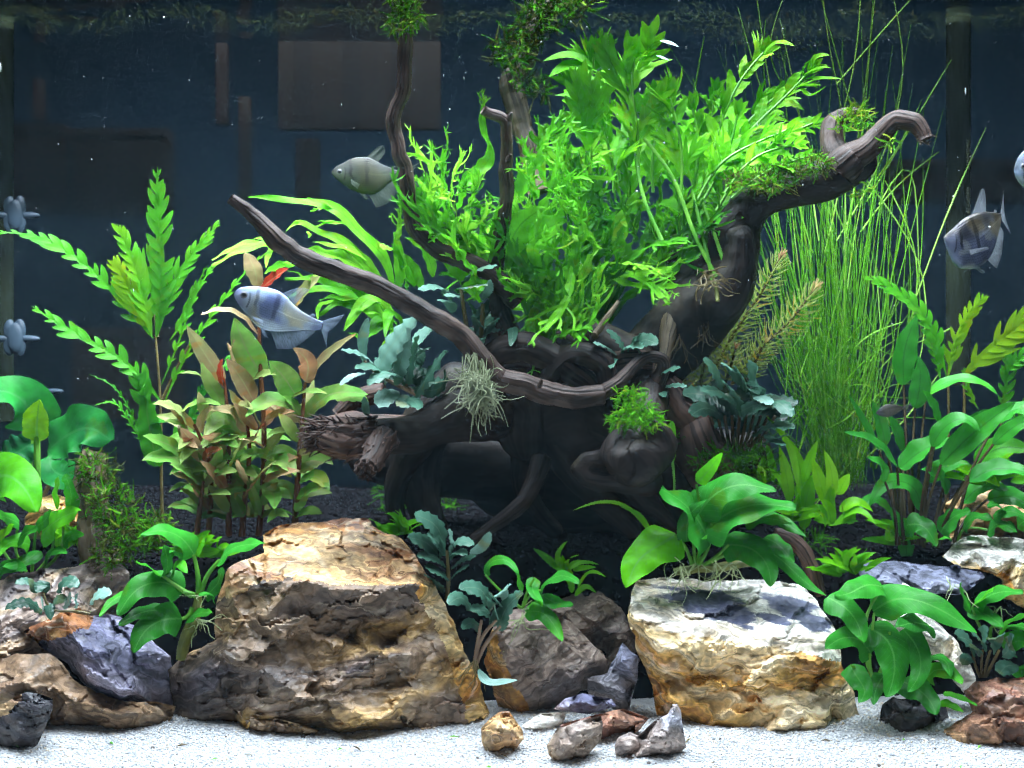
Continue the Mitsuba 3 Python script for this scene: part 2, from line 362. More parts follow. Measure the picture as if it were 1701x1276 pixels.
def sheet(x0, x1, y0, y1, step, fn):
    xs, ys = np.arange(x0, x1 + step, step), np.arange(y0, y1 + step, step)
    X, Y = np.meshgrid(xs, ys, indexing='ij')
    V = np.stack([X, Y, fn(X, Y)], -1).reshape(-1, 3)
    return V, grid_faces(len(xs), len(ys))[:, ::-1] * 1

def flip_up(V, Fc):
    n = np.cross(V[Fc[:, 1]] - V[Fc[:, 0]], V[Fc[:, 2]] - V[Fc[:, 0]])
    return V, np.where((n[:, 2] < 0)[:, None], Fc[:, ::-1], Fc)

single('sand_bed', 'white fine sand bed along the front of the tank', None, flip_up(*sheet(-.62, .62, .70, 1.06, .004, sand_height)), 'sand_skin', kind='structure')
single('soil_ground', 'dark soil rising behind the rocks', None, flip_up(*sheet(-.75, .75, .99, 1.52, .006, soil_height)), 'soil_skin', kind='structure')

def grains(n, x0, x1, y0, y1, fn, size, seed, lift=.3):
    r = np.random.default_rng(seed)
    x, y = r.uniform(x0, x1, n), r.uniform(y0, y1, n)
    c = np.stack([x, y, fn(x, y)], -1)
    octa = np.array([[1, 0, 0], [-1, 0, 0], [0, 1, 0], [0, -1, 0], [0, 0, 1], [0, 0, -1.0]])
    cube = np.array([[a, b, c_] for a in (-1, 1) for b in (-1, 1) for c_ in (-1, 1)]) * .62
    base = np.vstack([octa, cube])
    hull = trimesh.convex.convex_hull(base)
    bv, bf = np.array(hull.vertices), np.array(hull.faces)
    k = len(bv)
    s = size * r.lognormal(0, .28, (n, 1, 1)) * r.uniform(.65, 1.15, (n, 1, 3))
    v = bv[None] * s * r.uniform(.8, 1.2, (n, k, 1))
    a = r.uniform(0, 6.28, n)
    ca, sa = np.cos(a)[:, None], np.sin(a)[:, None]
    v = np.stack([v[..., 0] * ca - v[..., 1] * sa, v[..., 0] * sa + v[..., 1] * ca, v[..., 2]], -1)
    v += c[:, None] + np.array([0, 0, 1]) * (size * lift)
    uv = np.repeat(np.stack([np.arange(n) % 4096 + .5, np.zeros(n)], -1), k, 0)
    return (v.reshape(-1, 3), (bf[None] + (np.arange(n) * k)[:, None, None]).reshape(-1, 3)), uv

g, u = grains(95000, -.45, .45, .765, 1.03, sand_height, .00070, 1)
single('sand_grains', 'loose white sand grains with a few tan and dark ones', 'sand', g, 'sand_grain', False, u, kind='stuff')
g, u = grains(16000, -.62, .62, 1.0, 1.46, soil_height, .0019, 2)
single('soil_grains', 'black soil granules behind the rocks', 'soil', g, 'soil_grain', False, u, kind='stuff')

def box(x0, x1, y0, y1, z0, z1, bev=.0015):
    m = trimesh.creation.box(bounds=[[x0, y0, z0], [x1, y1, z1]])
    m2 = trimesh.convex.convex_hull(np.vstack([m.vertices + (np.sign(m.centroid - m.vertices) * bev) * np.array(k) for k in ((1, 1, 0), (1, 0, 1), (0, 1, 1))]))
    return m2

BACK = 1.50
scene['film_glass'] = {'type': 'thindielectric', 'int_ior': 1.12, 'specular_transmittance': {'type': 'rgb', 'value': [.46, .46, .46]}}
scene['clear_glass'] = {'type': 'thindielectric', 'int_ior': 1.12}
scene['water_skin'] = {'type': 'thindielectric', 'int_ior': 1.7}
flat_mat('black_frame', (.02, .02, .022), .5)
flat_mat('room_wall', (.0012, .017, .035), .8, .2, .3, 6)
flat_mat('cardboard', (.024, .018, .0145), .8, .2, .15, 30)
flat_mat('cardboard_dark', (.017, .0115, .0095), .8, .2, .15, 30)
flat_mat('board_dim', (.0095, .0078, .007), .8, .2, .2, 30)
flat_mat('board_pale', (.0135, .0105, .0085), .8, .2, .2, 30)
def pane(x0, x1, y, z0, z1):
    return np.array([[x0, y, z0], [x1, y, z0], [x1, y, z1], [x0, y, z1]]), np.array([[0, 1, 2], [0, 2, 3]])
tank = Thing('aquarium', 'large planted glass aquarium holding wood, rocks, plants and fish', 'aquarium')
tank.part('front_pane', pane(-.75, .75, .70, -.05, .66), 'clear_glass', False)
tank.part('back_pane', pane(-.75, .75, BACK, -.05, .66), 'film_glass', False, label='smoky blue back pane')
for s in (-1, 1):
    v, f = pane(.70, BACK, 0, -.05, .66)
    v = np.stack([v[:, 1] * 0 + s * .75, v[:, 0], v[:, 2]], 1)
    tank.part('side_pane', (v, f), 'clear_glass', False)
    tank.part('frame_post', box(s * .755 - .006, s * .755 + .006, BACK - .006, BACK + .006, -.05, .66), 'black_frame', 30)

# wavy water surface
xs, ys = np.linspace(-.745, .745, 180), np.linspace(.705, BACK - .004, 110)
X, Y = np.meshgrid(xs, ys, indexing='ij')
Z = WATER_Z + .006 * (meshkit.fbm(np.stack([X * 9, Y * 13, X * 0], -1), 3, 11) - .5)
single('water_surface', 'rippled water surface near the top of the tank seen from below', None, (np.stack([X, Y, Z], -1).reshape(-1, 3), grid_faces(180, 110)), 'water_skin', True, kind='structure')

# the dim room behind the back pane
single('room_wall', 'dark blue wall behind the tank', None, pane(-1.6, 1.6, 1.95, -.4, 1.2), 'room_wall', False, kind='structure')
def back_box(x0, y0, x1, y1, d, thick, mat, label, name='cardboard_box', cat='box'):
    a, b = P(x0, y1, d), P(x1, y0, d)
    t = Thing(name, label, cat, 'boxes and boards standing behind the back pane')
    thick = .03
    m = box(a[0], b[0], d, d + thick, a[2], b[2], .002)
    t.part('body', m, mat, 25)
    return t, a, b
for args in [(-60, 205, 108, 352, 'cardboard', 'dim brown cardboard box, left one of the two boxes side by side'),
             (119, 212, 279, 356, 'cardboard', 'dim brown cardboard box right of a narrow dark gap'),
             (118, 545, 300, 700, 'cardboard_dark', 'dark brown box low behind the left stem plants'),
             (1480, 265, 1720, 335, 'cardboard_dark', 'dim reddish box behind the striped fish on the right')]:
    t, a, b = back_box(*args[:4], 1.58, .09, args[4], args[5])
    t.part('lid', box(a[0] + .001, b[0] - .001, 1.577, 1.5795, b[2] - .010, b[2] - .001, .0005), args[4], 25)
t = Thing('slatted_crate', 'dim brown crate of upright slats behind the tall thin branch', 'crate')
for x in range(462, 712, 27):
    a, b = P(x, 215, 1.6), P(x + 26.8, 68, 1.6)
    t.part('slat', box(a[0], b[0], 1.6, 1.612, a[2], b[2], .0003), 'board_pale' if (x // 27) % 3 else 'board_dim', 25)
a, b = P(466, 213, 1.613), P(705, 72, 1.613)
t.part('back_board', box(a[0], b[0], 1.614, 1.622, a[2], b[2], .001), 'cardboard_dark', 25)
for (x0, y0, x1, y1, m, l) in [(357, 70, 377, 207, 'cardboard_dark', 'narrow red brown upright board left of the slatted crate'), (53, 130, 70, 200, 'cardboard_dark', 'short red brown board above the left cardboard box'),
                              (395, 160, 415, 330, 'cardboard', 'faint thin board between the boxes and the crate'), (490, 230, 530, 330, 'cardboard_dark', 'dim wide board under the slatted crate')]:
    a, b = P(x0, y1, 1.6), P(x1, y0, 1.6)
    single('upright_board', l, 'board', box(a[0], b[0], 1.6, 1.615, a[2], b[2]), m, 25)

# ------------------------------------------------------------------ rocks
def rock(name, label, outline, d, ctrl, mat, thick=.05, step=3.8, edge=.012, amp=.0035, bed=(-.2, .1, 1), seed=0, group='petrified wood rocks along the front', cap=None, rim=None, ragged=1.0, crag=1.0):
    """A stone from its outline (photo pixels; a third number is that vertex's depth offset) at the depth d, with (x, y, depth offset) points inside: flat facets between them, ledges along the bedding and grain on top."""
    r = np.random.default_rng(seed + 100)
    if name == 'small_rock': edge, ragged, crag = .004, .45, 1.5
    o = [(p[0], p[1], p[2] if len(p) > 2 else edge) for p in outline]
    ring = []
    for (a, b) in zip(o, o[1:] + o[:1]):
        k = max(1, int(math.hypot(a[0] - b[0], a[1] - b[1]) / step))
        for i in range(k):
            ring.append([a[j] + (b[j] - a[j]) * i / k for j in range(3)])
    ring = np.array(ring)
    j = meshkit.fbm(np.c_[ring[:, :2] / 23, 0 * ring[:, 0] + seed], 3, seed) - .5
    tangent = np.roll(ring[:, :2], -1, 0) - np.roll(ring[:, :2], 1, 0)
    nrm = N(np.c_[tangent[:, 1], -tangent[:, 0]])
    ring[:, :2] += nrm * (j * 11 * ragged)[:, None]
    poly = Polygon(ring[:, :2]).buffer(0)
    if poly.geom_type != 'Polygon': poly = max(poly.geoms, key=lambda q: q.area)
    x0, y0, x1, y1 = poly.bounds
    size = math.sqrt(poly.area)
    gx, gy = np.meshgrid(np.arange(x0, x1, step), np.arange(y0, y1, step * .87))
    gx = gx + (np.arange(gx.shape[0]) % 2)[:, None] * step * .5
    q = np.c_[gx.ravel(), gy.ravel()] + r.uniform(-.22, .22, (gx.size, 2)) * step
    inner = poly.buffer(-step * .55)
    q = q[shapely.contains_xy(inner, q[:, 0], q[:, 1])]
    pts = np.vstack([ring[:, :2], q])
    nb = len(ring)
    tri = Delaunay(pts).simplices
    cen = pts[tri].mean(1)
    tri = tri[shapely.contains_xy(poly.buffer(step * .1), cen[:, 0], cen[:, 1])]
    ctrl = list(ctrl) or [((x0 + x1) / 2, (y0 + y1) / 2, -.01)]
    known = np.array(o + [tuple(c) for c in ctrl], float)
    lin0 = LinearNDInterpolator(known[:, :2], known[:, 2])
    more = r.uniform((x0, y0), (x1, y1), (int(6 + poly.area / 3500), 2))
    more = more[shapely.contains_xy(poly.buffer(-size * .05), more[:, 0], more[:, 1])]
    mz = lin0(more)
    ok = ~np.isnan(mz)
    known = np.vstack([known, np.c_[more[ok], mz[ok] + r.normal(size=ok.sum()) * min(.0075, size * 4.5e-5)]])
    known[:, :2] += r.uniform(-.01, .01, known[:, :2].shape)
    # interpolation warped a little so that facet borders are not ruler-straight
    wob = np.stack([meshkit.fbm(np.c_[pts / 31, pts[:, :1] * 0 + 3], 3, seed + 1), meshkit.fbm(np.c_[pts / 31, pts[:, :1] * 0 + 8], 3, seed + 2)], 1) - .5
    lin = LinearNDInterpolator(known[:, :2], known[:, 2])
    off = lin(pts + wob * min(12, size * .05))
    bad = np.isnan(off)
    off[bad] = known[cKDTree(known[:, :2]).query(pts[bad])[1], 2]
    dist = shapely.distance(shapely.points(pts), poly.exterior)
    e = np.clip(dist / (thick / d * F * .6), 0, 1)
    soft = np.clip(dist / min(9.0, size * .05), 0, 1) ** .6
    b = N(np.array(bed, float))
    w3 = np.array([P(x, y, d + z) for (x, y), z in zip(pts, off)])
    h = w3 @ b * 190 + 3.2 * (meshkit.fbm(w3 * 26 + seed, 3, seed + 4) - .5)
    saw = h - np.floor(h)
    ledge = np.where(saw < .72, saw / .72, (1 - saw) / .28)
    n1 = meshkit.fbm(w3 * 70 + seed, 4, seed + 3) - .5
    n2 = np.abs(meshkit.fbm(w3 * np.array([28, 28, 60.]) + 7 + seed, 3, seed + 6) - .5)
    m = meshkit.fbm(w3 * 20 + 31 + seed, 2, seed + 8)
    def cells(size_, tilt, seed_):
        rr = np.random.default_rng(seed_ + seed * 7)
        k = max(4, int(poly.area / size_ ** 2 * 1.3))
        site = rr.uniform((x0, y0), (x1, y1), (k, 2))
        ang = math.atan2(b[0], b[2])
        R_ = np.array([[math.cos(ang), math.sin(ang)], [-math.sin(ang), math.cos(ang)]]) * np.array([[.62], [1.3]])
        q_ = pts + wob * size_ * .7
        which = cKDTree(site @ R_.T).query(q_ @ R_.T)[1]
        g_ = rr.normal(size=(k, 2)) * tilt
        return ((q_ - site[which]) * g_[which]).sum(1) / F * d + rr.normal(size=k)[which] * size_ * tilt * .22 / F * d
    frac = cells(min(70, size * .36), .24 * crag, 1) + cells(min(24, size * .15), .15 * crag, 2)
    front = off + soft * frac - soft * (amp * .5 * (ledge - .5) * np.clip(m * 3 - 1.2, .0, 1) + amp * 1.1 * n1 + amp * .7 * (.12 - n2))
    front[:nb] = off[:nb]
    Vf = np.array([P(x, y, d + z) for (x, y), z in zip(pts, front)])
    backd = off + thick * (1 - (1 - e) ** 2.2) + np.where(e > 0, .002, 0)
    backd = np.maximum(backd, front + .0015 * (dist > 1))
    Vb = np.array([P(x, y, d + z) for (x, y), z in zip(pts[nb:], backd[nb:])])
    nv = len(Vf)
    remap = np.r_[np.arange(nb), np.arange(nb, nv) - nb + nv]
    a, c = Vf[tri[:, 1]] - Vf[tri[:, 0]], Vf[tri[:, 2]] - Vf[tri[:, 0]]
    flip = np.cross(a, c)[:, 1] > 0
    tri[flip] = tri[flip][:, ::-1]
    mesh = (np.vstack([Vf, Vb]), np.vstack([tri, remap[tri][:, ::-1]]))
    if cap is None and rim is None:
        g, u = stone(mesh, mat)
        return single(name, label, 'rock', g, 'stone', True, u, group=group)
    t = Thing(name, label, 'rock', group)
    # a band of another stone colour is a part of its own: the triangles of the front that lie above the line cap
    line = np.array(cap[0] if cap else [(0, -999), (1701, -999)], float)
    ty = pts[tri].mean(1)
    above = ty[:, 1] + 14 * (meshkit.fbm(np.c_[ty / 12, ty[:, :1] * 0], 3, seed) - .5) < np.interp(ty[:, 0], line[:, 0], line[:, 1])
    if rim is not None:
        jig = 14 * np.stack([meshkit.fbm(np.c_[ty / 12, ty[:, :1] * 0 + k], 3, seed) - .5 for k in (3, 5)], 1)
        edge_ = shapely.contains_xy(Polygon(rim[0]), ty[:, 0] + jig[:, 0], ty[:, 1] + jig[:, 1]) & ~above
        g, u = stone((mesh[0], tri[edge_]), rim[1])
        t.part(rim[2], g, 'stone', True, u, label=rim[3])
    else:
        edge_ = np.zeros(len(tri), bool)
    if cap:
        g, u = stone((mesh[0], tri[above]), cap[1])
        t.part(cap[2], g, 'stone', True, u, label=cap[3])
    g, u = stone((mesh[0], np.vstack([tri[~above & ~edge_], remap[tri][:, ::-1]])), mat)
    t.part('body', g, 'stone', True, u)
    return t

rock('rock', 'biggest rock, brown and ochre with an orange flaky top, left of centre', 
     [(280, 1112), (300, 1093), (360, 1063), (357, 1037), (362, 995), (377, 942), (437, 917, .03), (437, 889, .06), (467, 875, .075), (493, 867, .085), (533, 866, .085), (567, 862, .085), (612, 863, .08), (634, 881, .075), (667, 894, .06), (695, 928, .04), (705, 951, .03), (722, 974, .012), (747, 1023, .01), (767, 1067, .01), (797, 1133), (813, 1184), (800, 1250), (684, 1250), (567, 1242), (417, 1238), (310, 1236), (290, 1192)],
     .985, [(382, 975, .0), (440, 968, .002), (500, 968, -.012), (565, 978, -.022), (630, 978, -.022), (690, 972, -.012), (450, 925, .035), (520, 905, .05), (600, 900, .052), (650, 930, .03), (560, 940, .022), (480, 945, .018),
            (400, 1030, -.012), (440, 1022, -.016), (480, 1045, -.012), (520, 1035, -.001), (600, 1030, -.006), (690, 1030, .000), (730, 1085, -.004), (590, 1062, .001), (655, 1068, .000), (500, 1068, -.002), (590, 1078, -.018), (680, 1090, -.016), (470, 1085, -.014), (370, 1085, -.018), (330, 1120, -.018), (440, 1120, -.03), (560, 1130, -.034), (680, 1150, -.026), (760, 1160, -.010), (400, 1200, -.026), (560, 1210, -.03), (700, 1215, -.02), (340, 1190, -.016)],
     'rock_brown', crag=.85, thick=.10, amp=.005, bed=(-.2, .2, 1), seed=3, cap=([(360, 1000), (400, 985), (440, 962), (500, 962), (560, 972), (640, 974), (722, 965), (830, 1000)], 'rock_cap', 'flaky_top', 'orange and cream flaky top face'),
     rim=([(690, 985), (712, 955), (745, 960), (840, 1190), (805, 1280), (775, 1190), (752, 1110), (722, 1040)], 'rock_pale', 'right_rim', 'ochre and white right rim'))
rock('rock', 'pale rock with a white top, navy patches and ochre layered front under broad leaves',
     [(1044, 1023), (1050, 985, .03), (1057, 964, .05), (1095, 960, .055), (1130, 962, .055), (1200, 964, .055), (1267, 963, .05), (1334, 974, .04), (1356, 998, .025), (1387, 1047), (1401, 1110), (1421, 1150), (1439, 1224), (1430, 1268), (1311, 1272), (1227, 1262), (1150, 1242), (1094, 1190), (1077, 1128), (1060, 1083)],
     .985, [(1062, 1030, .0), (1120, 1046, -.012), (1200, 1052, -.018), (1290, 1056, -.016), (1370, 1062, -.004), (1100, 1000, .022), (1200, 1005, .022), (1300, 1008, .02), (1085, 1075, -.014), (1160, 1085, -.024), (1260, 1095, -.028), (1350, 1100, -.02), (1100, 1120, -.008), (1200, 1130, -.02), (1300, 1140, -.022), (1390, 1140, -.006), (1120, 1165, -.014), (1200, 1190, -.028), (1300, 1200, -.03), (1400, 1200, -.008), (1240, 1235, -.02), (1350, 1240, -.014)],
     'rock_pale', crag=.65, thick=.10, amp=.0045, bed=(.06, -.2, 1), seed=5, cap=([(1030, 1010), (1062, 1028), (1120, 1050), (1200, 1062), (1290, 1075), (1400, 1100)], 'rock_white', 'white_top', 'white top face with dark navy patches'))
rock('rock', 'angular navy and orange rock slab left of the biggest rock',
     [(38, 1050), (73, 1032), (100, 1020), (133, 1017, .03), (153, 1025, .03), (200, 1022, .03), (235, 1048, .03), (284, 1090), (292, 1165, .02), (283, 1185), (200, 1180), (150, 1150), (113, 1103), (77, 1078)],
     .985, [(110, 1040, .0), (160, 1050, .002), (215, 1075, -.002), (130, 1070, -.012), (165, 1085, -.022), (192, 1147, -.03), (230, 1120, -.004), (250, 1150, .008), (140, 1110, -.016), (90, 1060, -.008)],
     'rock_navy', thick=.06, amp=.003, seed=7, bed=(.5, .2, .8), cap=([(30, 1070), (95, 1062), (150, 1042), (160, 1010), (300, 1000)], 'rock_cap', 'orange_edge', 'orange upper edge'))
rock('rock', 'wide grey brown rock behind the left slab under small dark leaves',
     [(-40, 985), (0, 967), (17, 957), (67, 942), (100, 946), (140, 937), (200, 934), (215, 950), (218, 990), (190, 1030), (120, 1080), (33, 1130), (0, 1140), (-40, 1140)],
     1.03, [(30, 990, -.01), (90, 980, -.012), (160, 965, .01), (60, 1030, -.03), (0, 1030, -.03), (130, 1010, -.02), (0, 1090, -.03)],
     'rock_grey', thick=.07, seed=9)
rock('rock', 'low tan slab lying on the sand at the left edge',
     [(-40, 1105), (0, 1097), (27, 1087), (83, 1086), (110, 1103), (123, 1128), (160, 1152), (200, 1161), (267, 1169), (294, 1172), (287, 1192), (258, 1225), (187, 1228), (83, 1212), (0, 1218), (-40, 1218)],
     .962, [(40, 1110, -.008), (85, 1105, -.006), (60, 1150, -.016), (130, 1165, -.012), (200, 1185, -.012), (0, 1150, -.014), (250, 1183, -.008)],
     'rock_earth', thick=.04, seed=11, amp=.0025)
rock('small_rock', 'small black stone with one tan face at the left edge of the sand',
     [(-20, 1195), (0, 1172), (43, 1150), (63, 1153), (89, 1160), (88, 1178), (70, 1222), (57, 1246), (10, 1246), (-20, 1238)],
     .932, [(35, 1175, -.006), (60, 1180, -.012), (30, 1205, -.014), (60, 1215, -.008), (0, 1205, -.006)], 'rock_dark', thick=.03, seed=13, amp=.002,
     group='small stones lying on the sand', cap=([(-30, 1210), (20, 1178), (46, 1150), (60, 1140), (100, 1100)], 'rock_earth', 'tan_face', 'tan upper face'), step=3.4)
rock('rock', 'large grey brown slab leaning right of the biggest rock with an ochre left edge',
     [(807, 1100), (808, 1072), (816, 1045), (838, 1015), (880, 1003, .03), (960, 1040, .03), (1012, 1096), (1014, 1115), (985, 1140), (930, 1172), (903, 1188), (880, 1225), (850, 1225), (826, 1172)],
     1.01, [(838, 1060, -.016), (860, 1030, -.004), (930, 1060, -.004), (980, 1100, .0), (830, 1110, -.012), (850, 1160, -.018), (900, 1110, -.016), (900, 1160, -.016), (870, 1195, -.016), (950, 1130, -.012)],
     'rock_grey', crag=.5, rim=([(795, 1055), (818, 1040), (832, 1085), (850, 1130), (874, 1165), (892, 1235), (840, 1235), (795, 1100)], 'rock_pale', 'left_rim', 'ochre left rim'), thick=.05, seed=15, amp=.003, bed=(-.5, .3, .7))
rock('rock', 'brown rock with a violet top and dark underside between the two biggest rocks',
     [(903, 1007), (944, 990, .03), (994, 977, .035), (1017, 993, .03), (1036, 1020, .02), (1072, 1072), (1068, 1120), (1020, 1120), (960, 1075), (917, 1054)],
     1.06, [(950, 1010, .0), (1000, 1005, .0), (930, 1022, -.016), (990, 1032, -.02), (1030, 1060, -.006), (980, 1062, .004)], 'rock_grey', thick=.06, seed=17)
rock('rock', 'upright chip with a white right edge beside the pale rock',
     [(1034, 1070), (1061, 1090), (1057, 1130), (1044, 1180), (1022, 1180), (977, 1152), (974, 1127), (1010, 1117)], .99,
     [(1030, 1100, -.012), (1045, 1110, -.006), (1010, 1140, -.012), (1035, 1150, -.008)], 'rock_slate', thick=.03, seed=19, amp=.0025, step=3.6)
rock('small_rock', 'flat dark violet chip on top of the small stones', [(918, 1178), (940, 1160), (968, 1152), (1017, 1162), (1025, 1173), (980, 1187), (945, 1182)], .965,
     [(965, 1165, -.012), (990, 1172, -.012), (945, 1174, -.008)], 'rock_navy', thick=.025, seed=21, amp=.002, step=3, group='small stones lying on the sand')
rock('small_rock', 'thin white slab tipped on its edge on the sand', [(858, 1211), (878, 1197), (897, 1185), (941, 1182), (937, 1197), (907, 1224), (880, 1218)], .966,
     [(900, 1200, -.01), (880, 1209, -.006)], 'rock_white', thick=.012, seed=23, amp=.0015, step=3, group='small stones lying on the sand')
rock('small_rock', 'small ochre stone at the right foot of the biggest rock', [(799, 1210), (814, 1193), (830, 1183), (846, 1181), (868, 1212), (870, 1228), (855, 1248), (807, 1252), (799, 1232)], .925,
     [(830, 1205, -.014), (845, 1210, -.012), (820, 1230, -.012), (852, 1230, -.008)], 'rock_cap', thick=.03, seed=25, amp=.0025, step=3.2, group='small stones lying on the sand')
rock('small_rock', 'grey tan stone nearest the front glass in the middle of the sand', [(909, 1238), (927, 1210), (960, 1198), (998, 1190), (1001, 1203), (998, 1230), (970, 1262), (927, 1270), (911, 1255)], .905,
     [(955, 1215, -.012), (985, 1210, -.01), (940, 1238, -.016), (970, 1240, -.012)], 'rock_grey', thick=.03, seed=27, amp=.002, step=3.2, group='small stones lying on the sand')
rock('small_rock', 'brown wedge stone behind the grey tan stone', [(930, 1205), (990, 1188), (1035, 1176), (1078, 1193), (1062, 1212), (1040, 1228), (1000, 1240), (950, 1232)], .94,
     [(1020, 1192, -.008), (1000, 1208, -.014), (1045, 1202, -.008)], 'rock_red', thick=.03, seed=29, amp=.002, step=3.2, group='small stones lying on the sand')
rock('small_rock', 'dark violet grey forked stone in front of the pale rock', [(1020, 1240), (1028, 1225), (1047, 1216), (1060, 1222), (1077, 1206), (1096, 1193), (1110, 1187), (1117, 1171), (1124, 1170), (1130, 1182), (1134, 1212), (1141, 1242), (1110, 1262), (1084, 1268), (1024, 1262)], .905,
     [(1050, 1238, -.012), (1062, 1240, .0), (1085, 1222, -.012), (1112, 1210, -.012), (1118, 1185, -.006), (1105, 1240, -.014), (1075, 1250, -.008)], 'rock_slate', thick=.03, seed=31, amp=.0025, step=3.2, group='small stones lying on the sand')
rock('small_rock', 'thin chip lying against the foot of the biggest rock', [(393, 1180), (410, 1183), (450, 1192), (532, 1213), (520, 1228), (440, 1226), (412, 1208)], .958,
     [(430, 1198, -.006), (470, 1208, -.008)], 'rock_earth', thick=.014, seed=33, amp=.0015, step=3.2, group='small stones lying on the sand')
rock('rock', 'flat blue grey slab behind the right broad-leaf plant', [(1424, 948), (1431, 933, .04), (1484, 933, .045), (1551, 940, .045), (1617, 943, .035), (1635, 958, .02), (1603, 985), (1534, 990), (1467, 972), (1430, 962)], 1.04,
     [(1480, 950, .02), (1550, 958, .018), (1600, 962, .008), (1470, 966, -.006), (1540, 980, -.01), (1590, 978, -.006)], 'rock_slate', thick=.05, seed=35, amp=.0025)
rock('rock', 'cream rock with a dark patch at the right edge', [(1560, 925), (1587, 900, .04), (1624, 889, .05), (1700, 895, .05), (1760, 905, .04), (1760, 1010), (1700, 1010), (1662, 990), (1664, 962), (1627, 944), (1590, 938)], 1.06,
     [(1620, 915, .015), (1690, 925, .01), (1650, 945, -.012), (1700, 945, -.016), (1690, 975, -.016), (1740, 960, -.01)], 'rock_pale', thick=.07, seed=37, cap=([(1550, 930), (1620, 938), (1660, 950), (1700, 935), (1770, 930)], 'rock_white', 'cream_top', 'cream top face'))
rock('rock', 'rough ochre rock behind the dark heart-shaped leaves at the right', [(1565, 840), (1600, 815), (1627, 799), (1661, 808), (1701, 838), (1760, 860), (1760, 930), (1640, 920), (1571, 900)], 1.16,
     [(1620, 830, -.01), (1670, 845, -.02), (1720, 875, -.02), (1620, 870, -.02)], 'rock_cap', thick=.08, seed=39)
rock('rock', 'pale curved rock behind the right broad-leaf plant', [(1462, 1002), (1478, 980), (1500, 966, .02), (1525, 984, .02), (1550, 1028), (1585, 1058), (1612, 1105), (1620, 1130), (1600, 1150), (1570, 1110), (1530, 1080), (1485, 1062), (1458, 1040)], 1.0,
     [(1500, 990, -.004), (1510, 1030, -.012), (1550, 1060, -.012), (1590, 1105, -.012), (1480, 1030, -.01)], 'rock_white', thick=.05, seed=41, amp=.003)
rock('rock', 'red and ochre rock in the bottom right corner', [(1556, 1244), (1566, 1215), (1590, 1195), (1614, 1182), (1602, 1148), (1621, 1133), (1660, 1128), (1701, 1126), (1760, 1120), (1760, 1290), (1701, 1290), (1556, 1280)], .95,
     [(1640, 1150, -.006), (1690, 1150, -.008), (1615, 1200, -.018), (1600, 1225, -.012), (1650, 1190, -.02), (1690, 1200, -.022), (1660, 1240, -.024), (1720, 1240, -.02)], 'rock_red', thick=.07, seed=43, amp=.004)
rock('rock', 'dark stone in the shade below the right broad-leaf plant', [(1450, 1262), (1456, 1238), (1467, 1172), (1484, 1157), (1567, 1170), (1582, 1200), (1564, 1225), (1551, 1272)], .975,
     [(1500, 1185, -.012), (1540, 1190, -.01), (1490, 1225, -.014), (1530, 1230, -.01)], 'rock_dark', thick=.04, seed=45)
rock('rock', 'pinkish rock glimpsed behind the left bright-leaf plant', [(40, 860), (58, 826), (90, 820), (125, 832), (135, 870), (90, 900), (50, 895)], 1.13, [(80, 845, -.01), (95, 870, -.014)], 'rock_pale', thick=.05, seed=47)
rock('pebble', 'tiny dark pebble on the sand below the biggest rock', [(498, 1224), (503, 1219), (509, 1222), (508, 1230), (500, 1231)], .952, [(503, 1225, -.004)], 'rock_dark', thick=.006, seed=49, amp=.0006, step=1.6, edge=.002, ragged=.1, group='small stones lying on the sand')

# ------------------------------------------------------------------ driftwood
wood = Thing('driftwood', 'big dark driftwood with curling branches in the middle of the tank', 'driftwood')
def branch(name, pts, radii, d0, d1, mat='wood', n=None, m=20, rough=.14, grain=.12, seed=0, thing=None, label=None, bow=0.0, flat=1.0, under=None):
    length = sum(math.hypot(a[0] - b[0], a[1] - b[1]) for a, b in zip(pts[1:], pts[:-1]))
    n = n or max(14, int(length / 4.5))
    C, t = px_curve(pts, d0, d1, n, bow)
    dd = C[:, 1]
    jit = np.stack([meshkit.fbm(np.c_[t * length / 40 + k * 9, t * 0, t * 0 + seed], 3, seed + k) - .5 for k in range(3)], 1)
    C = C + jit * np.mean(radii) / F * .55
    r = np.interp(t, np.linspace(0, 1, len(radii)), radii) / F * dd
    g = tube(C, r, m, rough=rough, grain=grain, seed=seed, flat=flat)
    key = (thing or wood).part(name, (g[0], g[1]), 'wood', True, wood_uv(g[2], mat), label=label, under=under)
    return C, r, key

branch('branch', [(381, 329), (423, 361), (468, 403), (515, 433), (567, 455), (660, 490), (711, 523), (767, 560), (800, 602), (834, 633), (876, 641), (920, 656), (962, 657), (1000, 654)], [9, 13, 17, 17, 17, 17, 17, 17, 18, 19, 19, 19, 20, 19, 17], .97, 1.03, seed=1, m=22, label='long bare branch reaching up to the left')
branch('branch', [(985, 658), (1022, 640), (1052, 610), (1078, 592), (1100, 598), (1098, 622), (1078, 650)], [15, 13, 10.5, 10, 10, 13, 20], 1.03, 1.05, seed=2, m=18, label='short branch curling over beside the green moss')
branch('branch', [(677, -30), (675, 30), (676, 62), (672, 92), (671, 130), (667, 165), (655, 200), (657, 228), (665, 260), (677, 300), (680, 340), (690, 378), (712, 405), (745, 422), (800, 448), (860, 500)], [13, 12.5, 12.5, 12.5, 12, 12, 13, 13, 13, 14, 15, 15, 17, 20], 1.0, 1.08, seed=3, m=20, label='tall thin upright branch with a mossy top')
branch('branch', [(802, 182), (816, 190), (833, 197), (841, 212), (842, 250), (842, 300), (839, 340), (830, 390), (823, 430), (824, 490), (850, 560)], [8, 9.5, 10, 12, 12, 12.5, 13, 14, 15, 17, 20], 1.03, 1.10, seed=4, m=20, label='bent upright branch with a hooked tip')
